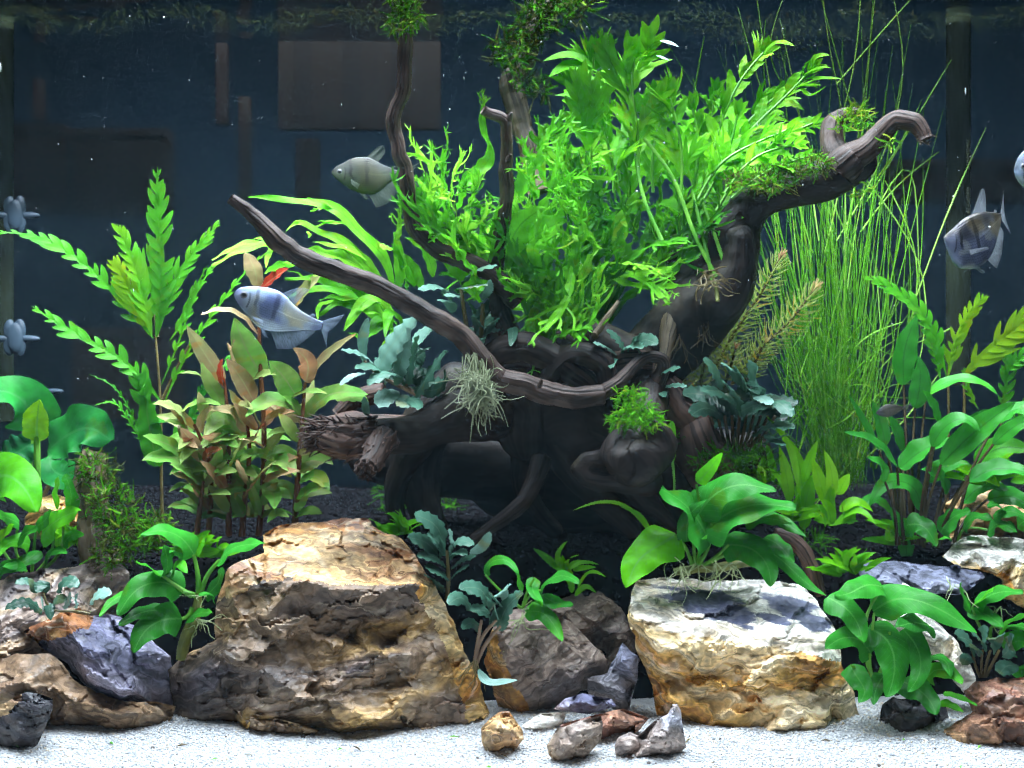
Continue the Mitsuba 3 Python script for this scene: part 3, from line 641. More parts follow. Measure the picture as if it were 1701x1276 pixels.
for (x, y, rr, d) in [(847, 194, 5.5, 1.022), (845, 263, 5, 1.02), (898, 638, 4, 1.0)]:
    branch('twig_stub', [(x - 2, y + 5), (x, y), (x + 3, y - 7)], [rr, rr * .9, rr * .5], d, d - .004, m=10, n=8, seed=int(x))
# the body: thick limbs blended into one smooth mass (a signed distance field on a grid, its zero surface as a mesh)
LIMBS = []
def limb(pts, radii, d0, d1, flat=1.0):
    length = sum(math.hypot(a[0] - b[0], a[1] - b[1]) for a, b in zip(pts[1:], pts[:-1]))
    n = max(5, int(length / 16))
    C, t = px_curve(pts, d0, d1, n)
    r = np.interp(t, np.linspace(0, 1, len(radii)), radii) / F * C[:, 1]
    LIMBS.append((C, r))
def surface(sdf, lo, hi, h):
    """Surface nets: (V, F) of sdf = 0 on a grid of step h."""
    ax = [np.arange(a, b + h, h) for a, b in zip(lo, hi)]
    G = np.stack(np.meshgrid(*ax, indexing='ij'), -1)
    S = sdf(G.reshape(-1, 3)).reshape(G.shape[:3])
    c = np.stack([S[i:i + S.shape[0] - 1, j:j + S.shape[1] - 1, k:k + S.shape[2] - 1] for i in (0, 1) for j in (0, 1) for k in (0, 1)], -1)
    on = (c.min(-1) < 0) & (c.max(-1) >= 0)
    idx = -np.ones(on.shape, int)
    idx[on] = np.arange(on.sum())
    cc, base = c[on], np.argwhere(on)
    corners = np.array([[i, j, k] for i in (0, 1) for j in (0, 1) for k in (0, 1)], float)
    acc, cnt = np.zeros((len(cc), 3)), np.zeros(len(cc))
    for a in range(8):
        for b in range(a + 1, 8):
            if np.abs(corners[a] - corners[b]).sum() != 1: continue
            x = (cc[:, a] < 0) != (cc[:, b] < 0)
            t = np.where(x, cc[:, a] / np.where(x, cc[:, a] - cc[:, b], 1), 0)
            acc += np.where(x[:, None], corners[a] + t[:, None] * (corners[b] - corners[a]), 0)
            cnt += x
    V = np.array(lo) + h * (base + acc / cnt[:, None])
    quads = []
    for d in range(3):
        e1, e2 = np.eye(3, dtype=int)[(d + 1) % 3], np.eye(3, dtype=int)[(d + 2) % 3]
        A = S[:-1] if d == 0 else S[:, :-1] if d == 1 else S[:, :, :-1]
        B = S[1:] if d == 0 else S[:, 1:] if d == 1 else S[:, :, 1:]
        e = np.argwhere((A < 0) != (B < 0))
        e = e[(e[:, (d + 1) % 3] > 0) & (e[:, (d + 2) % 3] > 0) & np.all(e < np.array(on.shape), 1)]
        q = np.stack([idx[tuple((e - o).T)] for o in (0 * e1, e1, e1 + e2, e2)], -1)
        s_ = A[tuple(e.T)] < 0
        q = np.where(s_[:, None], q, q[:, ::-1])
        quads.append(q[(q >= 0).all(1)])
    q = np.vstack(quads)
    return V, np.vstack([q[:, [0, 1, 2]], q[:, [0, 2, 3]]])
def limbs_sdf(Q, k=.0055, want=False):
    best, acc, along, around = np.full(len(Q), 1e9), np.zeros(len(Q)), np.zeros(len(Q)), np.zeros(len(Q))
    for li, (C, r) in enumerate(LIMBS):
        s0, dl = 0.0, np.full(len(Q), 1e9)
        tg, fa, fb = frames(C)
        for i in range(len(C) - 1):
            ab = C[i + 1] - C[i]
            L = np.linalg.norm(ab)
            t = np.clip((Q - C[i]) @ ab / (L * L), 0, 1)
            o = Q - C[i] - t[:, None] * ab
            dd = np.linalg.norm(o, axis=1) - (r[i] + (r[i + 1] - r[i]) * t)
            if want:
                m = dd < best
                along[m] = s0 + t[m] * L + li * .37
                around[m] = np.arctan2(o[m] @ fb[i], o[m] @ fa[i]) / (2 * np.pi) % 1
                best[m] = dd[m]
            dl = np.minimum(dl, dd)
            s0 += L
        acc += np.exp(-np.clip(dl / k, -25, 25))
    return (-k * np.log(acc), along, around) if want else -k * np.log(acc)
limb([(1248, 338), (1228, 385), (1212, 440), (1185, 490), (1120, 560), (1040, 640), (950, 690)], [24, 28, 46, 58, 58, 66, 70], 1.08, 1.13)
limb([(1232, 400), (1226, 450), (1200, 500)], [20, 30, 34], 1.06, 1.07)
limb([(1150, 430), (1165, 500), (1110, 570)], [50, 64, 56], 1.13, 1.13)
limb([(1216, 420), (1206, 470), (1165, 520)], [38, 46, 46], 1.09, 1.10)
limb([(1205, 380), (1240, 348), (1290, 325), (1350, 305), (1400, 284), (1424, 272)], [22, 24, 26, 31, 36, 32], 1.08, 1.06)
limb([(820, 620), (880, 600), (950, 625), (1020, 690), (1065, 740)], [38, 40, 44, 42, 32], 1.17, 1.08)
limb([(800, 610), (860, 588), (920, 600), (985, 640)], [18, 24, 20, 18], 1.06, 1.07)
limb([(905, 645), (955, 592), (985, 600), (975, 650)], [16, 18, 18, 18], 1.05, 1.07)
limb([(1010, 650), (960, 690), (905, 740)], [40, 46, 36], 1.19, 1.16)
limb([(960, 700), (900, 715), (860, 700), (800, 690), (740, 690)], [46, 40, 40, 42, 40], 1.21, 1.14)
limb([(800, 690), (735, 700), (680, 722), (640, 724), (600, 728), (570, 728)], [44, 42, 33, 32, 30, 24], 1.10, 1.03)
limb([(1075, 660), (1070, 700), (1058, 730), (1048, 755), (1036, 768)], [34, 34, 38, 36, 24], 1.05, 1.0)
limb([(1105, 735), (1088, 765), (1058, 784)], [10, 18, 12], 1.005, 1.0)
limb([(1075, 800), (1020, 800), (982, 795), (963, 780), (970, 766), (995, 762)], [26, 22, 19, 16, 13, 10], 1.03, 1.02)
limb([(1030, 728), (1022, 748), (1040, 775)], [16, 18, 12], 1.01, 1.005)
limb([(1092, 715), (1100, 745)], [14, 16], 1.0, 1.005)
limb([(1064, 752), (1078, 772), (1062, 790)], [12, 18, 14], .992, .998)
limb([(1050, 790), (1055, 810), (1085, 840), (1125, 885)], [26, 22, 15, 11], 1.06, 1.08)
limb([(690, 740), (662, 790), (655, 840), (668, 885)], [30, 20, 16, 15], 1.14, 1.16)
limb([(930, 560), (960, 590), (1000, 620)], [12, 16, 20], 1.10, 1.09)
limb([(1240, 760), (1150, 770), (1040, 800), (930, 790)], [44, 60, 62, 40], 1.22, 1.24)  # rear limbs added from here on to fill the hollow with dark
limb([(1000, 780), (900, 770), (800, 770), (700, 770), (620, 760)], [50, 64, 60, 52, 40], 1.26, 1.24)
limb([(760, 640), (720, 690), (690, 760), (700, 830), (720, 880)], [40, 44, 40, 30, 24], 1.20, 1.22)
limb([(820, 830), (900, 850), (1000, 850), (1080, 880)], [26, 34, 34, 22], 1.26, 1.22)
limb([(1120, 700), (1110, 770), (1130, 840), (1160, 880)], [36, 40, 32, 26], 1.16, 1.18)
limb([(930, 740), (960, 790), (1010, 840), (1050, 880)], [30, 26, 22, 16], 1.12, 1.10)
limb([(900, 720), (870, 770), (880, 830), (920, 880)], [30, 24, 18, 13], 1.18, 1.18)
limb([(1000, 560), (1050, 600), (1075, 660)], [26, 34, 34], 1.09, 1.07)
limb([(800, 560), (830, 600), (860, 650), (870, 720)], [26, 34, 40, 40], 1.12, 1.12)
pts_ = np.vstack([c for c, r in LIMBS])
lo_, hi_ = pts_.min(0) - .04, pts_.max(0) + .04
def body_sdf(Q):
    out = np.full(len(Q), .05)
    near = cKDTree(pts_).query(Q, distance_upper_bound=.06)[0] < .06
    q = Q[near]
    out[near] = limbs_sdf(q) + .0050 * (meshkit.fbm(q * 34, 3, 5) - .5) + .0022 * (np.abs(meshkit.fbm(q * np.array([120., 90, 60]) + 9, 3, 6) - .5) - .12)
    return out
V, Fc = surface(body_sdf, lo_, hi_, .0024)
_, al, ar = limbs_sdf(V, want=True)
cut = np.abs(ar[Fc].max(1) - ar[Fc].min(1)) > .5          # where the angle wraps, split
Vx, Fx, uvx = V, Fc.copy(), np.c_[ar, al]
extra = Fc[cut].ravel()
uve = np.c_[np.where(ar[extra] < .5, ar[extra] + 1, ar[extra]), al[extra]]
Fx[cut] = np.arange(len(extra)).reshape(-1, 3) + len(V)
m_ = trimesh.Trimesh(V, Fc, process=False)
wood.part('body', (np.vstack([V, V[extra]]), Fx), 'wood', True, wood_uv(np.vstack([uvx, uve]), 'wood_shaded'), label='gnarled root mass with a thick arm and stub, shade put into its dark colour')
branch('hook', [(1390, 285), (1420, 262), (1446, 243), (1470, 215), (1496, 199), (1520, 206), (1537, 229)], [30, 28, 21, 17.5, 16.5, 16, 11], 1.05, 1.03, seed=8, m=30, rough=.14, label='hooked tip with a broken pale end', mat='wood')
branch('curl', [(1408, 280), (1388, 255), (1380, 228), (1384, 207), (1400, 195), (1422, 190), (1441, 197)], [30, 24, 19, 17, 15, 12, 7], 1.055, 1.075, seed=9, m=28, rough=.16, mat='wood')
for k_, (pts, rad, d0, d1, mt) in enumerate([([(795, 612), (835, 585), (885, 580), (930, 600), (985, 645)], [16, 24, 25, 22, 16], 1.055, 1.045, 'wood_shaded'), ([(900, 660), (925, 610), (962, 588), (1000, 605), (1010, 650)], [16, 20, 20, 19, 16], 1.05, 1.04, 'wood_shaded'),
        ([(1010, 700), (960, 715), (905, 735), (868, 720)], [26, 30, 26, 16], 1.12, 1.12, 'wood_shaded'), ([(960, 640), (1000, 615), (1040, 600), (1085, 600)], [14, 18, 17, 14], 1.06, 1.055, 'wood_red'),
        ([(900, 760), (870, 830), (835, 862), (785, 898)], [18, 14, 12, 9], 1.09, 1.06, 'wood_shaded'), ([(1110, 640), (1140, 690), (1165, 740), (1200, 790)], [22, 30, 34, 30], 1.085, 1.07, 'wood_red')]):
    branch('root', pts, rad, d0, d1, seed=60 + k_, m=28, rough=.16, grain=.14, mat=mt)
C1, r1, k1 = branch('broken_end', [(622, 722), (588, 727), (560, 726), (526, 718)], [27, 30, 30, 24], 1.035, 1.02, seed=16, m=40, rough=.22, grain=.4, mat='wood_red', label='frayed fibrous end')
C2, r2, k2 = branch('broken_end', [(642, 728), (624, 750), (612, 768), (607, 780)], [22, 22, 20, 18], 1.03, .995, seed=17, m=30, rough=.1, grain=.14, label='small frayed knob below the stub')
def splinters(C, r, k, n, length, seed):
    rr, out = np.random.default_rng(seed), []
    tg, a, b = frames(C)
    for i in range(n):
        q = rr.integers(0, len(C)) if rr.random() < .6 else len(C) - 1
        th, rad = rr.uniform(0, 6.28), r[q] * (1.0 if q < len(C) - 1 else math.sqrt(rr.random()))
        o = C[q] + rad * (math.cos(th) * a[q] + math.sin(th) * b[q])
        dirn = N(tg[q] + .35 * rr.normal(size=3) + .15 * (o - C[q]) / max(rad, 1e-4))
        L = length * rr.uniform(.4, 1.2)
        out.append(tube(np.array([o - dirn * L * .3, o + dirn * L * .3, o + dirn * L + rr.normal(size=3) * L * .1]), np.array([1, .8, .15]) * rr.uniform(.0006, .0014), 5))
    g = join(out)
    wood.part('splinters', (g[0], g[1]), 'wood', False, wood_uv(g[2], 'wood_red'), under=k, kind='stuff')
splinters(C1, r1, k1, 260, .012, 1)
splinters(C2, r2, k2, 120, .005, 2)
Ch, rh, kh = C2, r2, k2
branch('root', [(1085, 640), (1120, 680), (1150, 730), (1180, 790), (1200, 830)], [38, 40, 42, 40, 34], 1.13, 1.11, seed=22, m=34, mat='wood_red', rough=.14)
branch('root', [(985, 558), (1005, 532), (1027, 502)], [12, 11, 7], 1.04, 1.05, seed=24, m=16, mat='wood_tan', flat=.5, label='short brown broken branch pointing up')
branch('root', [(510, 712), (570, 700), (640, 700), (690, 705)], [14, 15, 12, 16], 1.16, 1.16, seed=26, m=20, mat='wood_red')
branch('root', [(560, 690), (590, 668), (640, 655)], [14, 16, 18], 1.18, 1.18, seed=27, m=20, mat='wood_red')
branch('root', [(1100, 620), (1105, 585), (1110, 560), (1118, 530)], [12, 10, 14, 20], 1.06, 1.09, seed=28, m=18, mat='wood_tan')
# pale crumbly end of the hook
rr, out = np.random.default_rng(5), []
for i in range(60):
    o = P(1535 + rr.normal() * 3, 226 + rr.normal() * 5, 1.03) + rr.normal(size=3) * .002
    out.append(tube(np.array([o, o + N(rr.normal(size=3) + [.6, 0, -.6]) * .0035]), np.array([.0009, .0002]), 4))
g = join(out); wood.part('frayed_tip', (g[0], g[1]), 'wood', False, wood_uv(g[2], 'wood_tan'), kind='stuff')

back_branch = Thing('driftwood_branch', 'greyish branch hung with olive moss rising behind the ferns', 'branch')
branch('branch', [(935, -40), (905, 15), (885, 60), (868, 100), (852, 135), (853, 168), (868, 205), (882, 260), (895, 320)], [22, 20, 18, 18, 19, 19, 18, 18, 18], 1.22, 1.18, seed=30, m=24, thing=back_branch, mat='wood_tan')
root2 = Thing('driftwood_root', 'thin red brown root lying behind the pale rock beside green tufts', 'root')
branch('root', [(1285, 885), (1318, 898), (1340, 925), (1352, 955), (1362, 990)], [9, 13, 13, 12, 9], 1.04, 1.03, seed=31, m=18, thing=root2, mat='wood_red', grain=.2)
stump = Thing('driftwood_stump', 'upright mossy wood stump at the left behind the front broad-leaf plant', 'stump')
branch('trunk', [(172, 950), (158, 890), (150, 830), (152, 778), (160, 752)], [36, 30, 26, 28, 20], 1.06, 1.07, seed=32, m=30, thing=stump, rough=.2, grain=.2, mat='wood_tan')
# ------------------------------------------------------------------ plants
class Plant(Thing):
    def __init__(self, name, label, kind, d, group=None, cat='plant', seed=1, mat=None):
        super().__init__(name, label, cat, group)
        self.kind, self.d, self.r = kind, d, np.random.default_rng(seed + 1000)
    def leaf_mesh(self, pts, hw, tone=6, tilt=42, yaw=0.0, prof='lance', d=None, wave=0.0, nwave=4, fold=.2, cup=0.0, n=16, m=6, bow=0.0, kind=None):
        r = self.r
        d0, d1 = d if d is not None else (self.d, self.d - r.uniform(.008, .028))
        C, t = px_curve(pts, d0, d1, n, bow)
        face = facing(tilt + r.uniform(-9, 9), yaw + r.uniform(-14, 14))
        w = vis_width(C, face, hw / F * (d0 + d1) / 2)
        g = leaf(C, w, face, prof, fold * r.uniform(.6, 1.3), cup, wave, nwave, 0, m, r)
        return g[0], g[1], g[2] + [LT[kind or self.kind] + 2 * int(np.clip(round(tone + r.uniform(-.8, .8)), 0, 15)), 0]
    def leaf(self, pts, hw, tone=6, tilt=42, label=None, name='leaf', stalk=None, **k):
        g = self.leaf_mesh(pts, hw, tone, tilt, **k)
        key = self.part(name, (g[0], g[1]), 'leaf', True, g[2], label=label)
        return key
    def stalk(self, pts, rad, kind='green_stalk', d=None, name='stem', m=7, bow=0.0, n=None, rough=.05):
        d0, d1 = d if d is not None else (self.d, self.d)
        L = sum(math.hypot(a[0] - b[0], a[1] - b[1]) for a, b in zip(pts[1:], pts[:-1]))
        C, t = px_curve(pts, d0, d1, n or max(6, int(L / 12)), bow)
        rr = np.interp(t, np.linspace(0, 1, len(np.atleast_1d(rad))), np.atleast_1d(rad)) / F * C[:, 1]
        g = tube(C, rr, m, rough=rough, seed=int(pts[0][0]))
        return self.part(name, (g[0], g[1]), 'stalk', True, stalk_uv(g[2], kind)), C
    def pinnate(self, pts, hw, nl=9, tone=6, tilt=30, yaw=0.0, d=None, web=.20, ang=42, lobe=.30, start=.10, n=26, prof=None, name='frond', bow=0.0, sag=.15, tip=.5):
        """A lobed frond: midrib strip with finger lobes set along both sides."""
        r = self.r
        d0, d1 = d if d is not None else (self.d, self.d - r.uniform(.005, .03))
        C, t = px_curve(pts, d0, d1, n, bow)
        face = facing(tilt + r.uniform(-6, 6), yaw)
        W = vis_width(C, face, hw / F * (d0 + d1) / 2)
        tg = N(np.gradient(C, axis=0))
        S = N(np.cross(tg, face)); Nn = N(np.cross(S, tg))
        L = np.linalg.norm(np.diff(C, axis=0), axis=1).sum()
        env = prof or (lambda q: np.sin(np.pi * np.clip(q, 0, 1) ** .75) ** .55 * (1 - .35 * q))
        T_ = int(np.clip(round(tone + r.uniform(-.6, .6)), 0, 15))
        out = [leaf(C, W * web, face, lambda q: np.minimum(1, q * 6 + .25) * np.minimum(1, (1 - q) * 3.5 + .05), .15, tone=0, m=4)]
        sp = L * (1 - start) / nl
        for i in range(nl):
            for s in (-1, 1):
                q = start + (1 - start) * (i + .45 + (.22 if s > 0 else 0) + r.uniform(-.1, .1)) / (nl + .3)
                if q > .985 or r.random() < .05: continue
                k = q * (n - 1); a = int(k); f = k - a
                o = C[a] * (1 - f) + C[min(a + 1, n - 1)] * f
                tt, ss, nn = tg[a], S[a], Nn[a]
                th = math.radians(ang - 14 * q + r.uniform(-9, 9))
                ln = W * env(q) * r.uniform(.72, 1.18) / max(math.sin(th), .42)
                dirn = tt * math.cos(th) + s * ss * math.sin(th)
                p1 = o + dirn * ln * .55 + nn * ln * sag * .3
                p2 = o + dirn * ln + tt * ln * .12 - nn * ln * sag * r.uniform(-.3, 1)
                cc, _ = curve([o - dirn * W * web * .4, p1, p2], 8)
                out.append(leaf(cc, min(sp * lobe, ln * .24) * r.uniform(.85, 1.1), face + .15 * s * ss, lambda x: np.minimum(1, .75 + x) * np.clip((1 - x) / tip, .02, 1) ** .5, .12, tone=0, m=3))
        v, f, u = join(out)
        return self.part(name, (v, f), 'leaf', True, u + [LT[self.kind] + 2 * T_, 0])
    def frill(self, pts, hw, tone=7, tilt=30, yaw=0.0, d=None, forks=6, spread=62, fl=.36, wave=.35, n=16, name='frond', bow=0.0):
        """A strap frond whose tip splits into a lacy crest of forks."""
        r = self.r
        d0, d1 = d if d is not None else (self.d, self.d - r.uniform(.0, .03))
        C, t = px_curve(pts, d0, d1, n, bow)
        face = facing(tilt + r.uniform(-15, 15), yaw + r.uniform(-25, 25))
        W = hw / F * (d0 + d1) / 2
        L = np.linalg.norm(np.diff(C, axis=0), axis=1).sum()
        T_ = int(np.clip(round(tone + r.uniform(-2, 2)), 0, 15))
        out = [leaf(C, W, face, lambda q: np.minimum(1, q * 3 + .2) * (1 - .4 * q), .25, wave=wave, nwave=3, tone=0, m=5, rng=r)]
        tg = N(np.gradient(C, axis=0)); S = N(np.cross(tg, face)); Nn = N(np.cross(S, tg))
        for i in range(forks):
            x = (i + .5) / forks * 2 - 1
            q = int((n - 1) * (1 - .42 * abs(x) ** .8 * r.uniform(.7, 1.2)))
            q = min(max(q, 2), n - 1)
            th = math.radians(spread * x + r.uniform(-12, 12))
            ln = min(L * fl, W * 5.5) * r.uniform(.6, 1.15)
            dirn = N(tg[q] * math.cos(th) + S[q] * math.sin(th) + Nn[q] * r.uniform(-.5, .5))
            o = C[q] + S[q] * W * .45 * x - dirn * ln * .15
            bend = N(r.normal(size=3)) * ln * .16
            cc, _ = curve([o, o + dirn * ln * .5 + bend, o + dirn * ln + N(tg[q] + [0, 0, .3]) * ln * .18], 7)
            w = W * r.uniform(.20, .34)
            out.append(leaf(cc, w, face + .4 * r.normal(size=3), lambda y: (.8 + .4 * y) * np.clip((1 - y) * 5, .25, 1), .2, tone=0, m=2))
            tt = N(cc[-1] - cc[-3])
            for j in range(r.integers(2, 4)):
                d2 = N(tt + .75 * r.normal(size=3))
                e = cc[-2]
                out.append(leaf(curve([e, e + d2 * ln * .16, e + d2 * ln * .32 + tt * ln * .05], 4)[0], w * .55, face + .4 * r.normal(size=3), lambda y: np.clip((1 - y) * 3, .15, 1), 0, tone=0, m=1))
        v, f, u = join(out)
        return self.part(name, (v, f), 'leaf', True, u + [LT[self.kind] + 2 * T_, 0])
    def roots(self, spots, n, length, rad=.9, down=1.0, kind='pale_root', name='root', d=None, spread=.6):
        """Fine hanging roots: joined, nobody could count them."""
        r, out = self.r, []
        for i in range(n):
            x, y, dd = spots[r.integers(len(spots))]
            o = P(x + r.normal() * 3, y + r.normal() * 3, dd + r.normal() * .004)
            L = length * r.uniform(.4, 1.1) / F * dd
            a = N(np.array([r.normal() * spread, r.normal() * spread, -down + r.normal() * .3]))
            b = N(a + .7 * r.normal(size=3)); c = N(b * .4 + a + .8 * r.normal(size=3))
            C, _ = curve([o, o + a * L * .35, o + a * L * .5 + b * L * .25, o + (a + b * .5) * L * .5 + c * L * .3], 10)
            out.append(tube(C, np.array([1, .9, .8, .5]) * rad / F * dd * r.uniform(.6, 1.2), 5))
        v, f, u = join(out)
        return self.part(name, (v, f), 'stalk', True, stalk_uv(u, kind), kind='stuff')

def heart(t): return np.minimum(1, (t / .13 + .08) ** .55) * (1 - t) ** .6 * (1 + .25 * t) * .98
def many(pl, rows, **k):
    for row in rows:
        pl.leaf(row[0], row[1], *row[2:], **k)

BROAD = 'broad-leaf plants on the rocks'
def anub(p, pts, hw, tone=5, tilt=48, **k):
    p.leaf(pts, hw * 1.18, min(tone + 1.5, 14), tilt, prof=k.pop('prof', heart), wave=k.pop('wave', .12), nwave=2, n=20, m=8, fold=.12, cup=.18, **k)

# --- right of centre, on the pale rock
a = Plant('broad_leaf_plant', 'broad-leaf plant on the pale rock with one pale green leaf hanging at its left', 'anubias', 1.0, BROAD, seed=1)
for pts, hw, tone, tilt in [([(1180, 905), (1162, 868), (1130, 832), (1098, 812)], 30, 4, 55), ([(1158, 858), (1180, 828), (1225, 806), (1289, 817)], 24, 5, 50), ([(1165, 885), (1215, 850), (1262, 838), (1322, 845)], 26, 4, 60),
                            ([(1252, 850), (1290, 862), (1338, 892)], 13, 3, 55), ([(1270, 893), (1290, 903), (1318, 935)], 18, 2, 55), ([(1200, 905), (1248, 912), (1272, 935), (1281, 974)], 28, 3, 40), ([(1252, 900), (1300, 932), (1336, 965), (1372, 990)], 14, 5, 50),
                            ([(1124, 888), (1095, 905), (1062, 930), (1041, 976)], 33, 14, 40), ([(1158, 802), (1180, 778), (1199, 752)], 12, 11, 30), ([(1156, 905), (1168, 895), (1174, 888)], 9, 8, 40), ([(1240, 870), (1280, 862), (1315, 872)], 14, 3, 60), ([(1140, 900), (1150, 850), (1175, 830)], 14, 2, 40)]:
    anub(a, pts, hw, tone, tilt, d=(1.01, .985))
for pts in ([(1150, 940), (1138, 908), (1122, 888)], [(1155, 940), (1152, 900), (1150, 865)], [(1160, 940), (1178, 905), (1182, 870)], [(1165, 942), (1195, 920), (1210, 905)], [(1165, 940), (1220, 915), (1255, 900)], [(1160, 935), (1165, 880), (1157, 805)]):
    a.stalk(pts, [3.6, 3, 2.4], 'green_stalk', d=(1.02, 1.005), name='stalk')
a.stalk([(1120, 950), (1160, 944), (1210, 940), (1260, 930)], [6, 8, 8, 6], 'rhizome', d=(1.02, 1.02), name='rhizome', rough=.3)
a.roots([(1130, 940, 1.0), (1160, 938, 1.0), (1185, 935, 1.0), (1120, 930, 1.0), (1215, 940, 1.0)], 34, 70, 1.1, spread=1.0)

# --- right front
a = Plant('broad_leaf_plant', 'dark broad-leaf plant in front of the right end of the pale rock', 'anubias', .97, BROAD, seed=2)
for pts, hw, tone, tilt in [([(1545, 1040), (1515, 1035), (1490, 1042)], 20, 1, 50), ([(1466, 975), (1440, 972), (1412, 985), (1386, 990)], 20, 5, 50), ([(1374, 992), (1402, 1008), (1424, 1035), (1434, 1068)], 24, 5, 35), ([(1447, 1086), (1425, 1062), (1400, 1060), (1371, 1078)], 21, 5, 45),
                            ([(1450, 1015), (1490, 995), (1545, 1005), (1622, 1052)], 24, 4, 40), ([(1500, 1045), (1525, 1080), (1528, 1115), (1508, 1150)], 20, 4, 30), ([(1442, 1042), (1472, 1062), (1486, 1105), (1474, 1158)], 32, 4, 28), ([(1412, 1105), (1424, 1125), (1436, 1148), (1428, 1167)], 20, 4, 30),
                            ([(1495, 1130), (1520, 1142), (1545, 1165), (1555, 1187)], 25, 3, 38), ([(1538, 1128), (1560, 1112), (1582, 1120), (1599, 1136)], 17, 8, 45), ([(1568, 1150), (1595, 1158), (1623, 1172)], 7, 7, 50), ([(1562, 1165), (1582, 1172), (1600, 1183)], 8, 9, 40), ([(1545, 1090), (1570, 1098), (1578, 1125)], 14, 2, 50), ([(1470, 1120), (1455, 1145), (1452, 1170)], 14, 1, 30)]:
    anub(a, pts, hw, tone, tilt, d=(.975, .945))
for pts in ([(1455, 1130), (1440, 1100), (1446, 1060), (1452, 1018)], [(1458, 1130), (1470, 1090), (1478, 1050)], [(1450, 1130), (1445, 1105), (1445, 1086)], [(1470, 1135), (1490, 1130), (1500, 1130)], [(1445, 1130), (1425, 1112), (1413, 1105)], [(1445, 1090), (1438, 1030), (1464, 978)]):
    a.stalk(pts, [3.6, 3, 2.2], 'green_stalk', d=(.985, .97), name='stalk')
a.stalk([(1440, 1120), (1460, 1132), (1500, 1145)], [7, 8, 6], 'rhizome', d=(.99, .985), name='rhizome', rough=.3)

# --- left front
a = Plant('broad_leaf_plant', 'broad-leaf plant wedged between the biggest rock and the navy slab', 'anubias', .98, BROAD, seed=3)
for pts, hw, tone, tilt in [([(323, 922), (300, 893), (270, 882), (233, 888)], 17, 5, 55), ([(364, 932), (385, 912), (410, 905), (440, 903)], 15, 4, 50), ([(272, 960), (252, 945), (226, 932)], 12, 8, 45), ([(304, 983), (275, 968), (235, 975), (196, 1022)], 25, 5, 50),
                            ([(215, 984), (190, 996), (165, 1024)], 9, 7, 40), ([(275, 1012), (235, 1018), (197, 1038)], 15, 2, 40), ([(302, 1028), (270, 1030), (240, 1050), (222, 1084)], 27, 3, 30), ([(313, 1026), (335, 1018), (351, 1018)], 12, 5, 45),
                            ([(340, 990), (362, 968), (369, 942)], 13, 2, 30), ([(285, 955), (298, 936), (310, 952)], 11, 7, 30), ([(276, 955), (278, 930), (272, 905)], 13, 2, 40), ([(326, 922), (336, 905), (341, 892)], 5, 10, 30), ([(300, 930), (288, 915), (282, 918)], 10, 4, 40), ([(355, 1000), (345, 985), (330, 990)], 9, 5, 40)]:
    anub(a, pts, hw, tone, tilt, d=(.985, .955))
for pts in ([(330, 985), (328, 950), (322, 922)], [(333, 985), (345, 955), (365, 930)], [(325, 990), (315, 985), (303, 983)], [(320, 1010), (310, 1025), (302, 1028)], [(320, 990), (295, 975), (272, 958)]):
    a.stalk(pts, [5, 4, 3], 'green_stalk', d=(.985, .98), name='stalk')
a.stalk([(300, 1095), (308, 1060), (322, 1030), (330, 985)], [9, 11, 9, 6], 'rhizome', d=(.99, .985), name='rhizome', rough=.35)
a.roots([(330, 1030, .985), (325, 1045, .985), (345, 985, .985)], 18, 60, 1.0, down=.35, spread=1.0)

# --- small one in the middle
a = Plant('broad_leaf_plant', 'small broad-leaf plant with an arched leaf on the slab between the two biggest rocks', 'anubias', 1.0, BROAD, seed=4)
for pts, hw, tone, tilt in [([(806, 955), (815, 935), (838, 930), (862, 955)], 9, 6, 55), ([(898, 980), (915, 962), (940, 957), (962, 970)], 14, 5, 55), ([(900, 988), (920, 1000), (952, 1004)], 12, 4, 45), ([(888, 960), (885, 980), (902, 1000)], 11, 6, 30), ([(872, 1016), (900, 1018), (920, 1038), (934, 1066)], 15, 7, 35), ([(880, 1008), (893, 997), (901, 1008)], 8, 8, 40), ([(868, 985), (862, 965), (858, 950)], 7, 8, 35)]:
    anub(a, pts, hw, tone, tilt, d=(1.0, .975))
for pts in ([(868, 1010), (880, 990), (898, 980)], [(868, 1010), (875, 985), (888, 960)], [(865, 1010), (835, 985), (806, 955)]):
    a.stalk(pts, [2.8, 2.2, 1.8], 'green_stalk', d=(1.0, .99), name='stalk')
a.roots([(868, 1015, .99), (872, 1018, .985)], 7, 75, 1.3, down=.6, spread=.7)

# --- left, bright one at the frame edge
a = Plant('broad_leaf_plant', 'broad-leaf plant with bright leaves at the left edge in front of the mossy stump', 'anubias', 1.05, BROAD, seed=5)
for pts, hw, tone, tilt in [([(-20, 812), (5, 790), (35, 805), (60, 850)], 34, 7, 45), ([(92, 842), (93, 815), (97, 792)], 10, 10, 25), ([(112, 855), (118, 820), (108, 788)], 18, 5, 30), ([(68, 892), (90, 868), (132, 848)], 20, 7, 45), ([(50, 905), (22, 900), (-8, 925)], 16, 7, 50), ([(32, 870), (5, 858), (-25, 855)], 14, 5, 55),
                            ([(24, 908), (42, 886), (64, 878)], 15, 4, 50), ([(-10, 905), (8, 885), (22, 872)], 12, 13, 45), ([(60, 875), (78, 860), (84, 846)], 12, 4, 45), ([(65, 915), (35, 935), (5, 942)], 12, 2, 50), ([(105, 905), (118, 890), (140, 890)], 10, 6, 40), ([(-5, 950), (20, 940), (45, 948)], 12, 2, 55), ([(75, 930), (90, 915), (112, 920)], 9, 4, 45)]:
    anub(a, pts, hw * 1.12, tone + 2, tilt * .6, d=(1.06, 1.03))
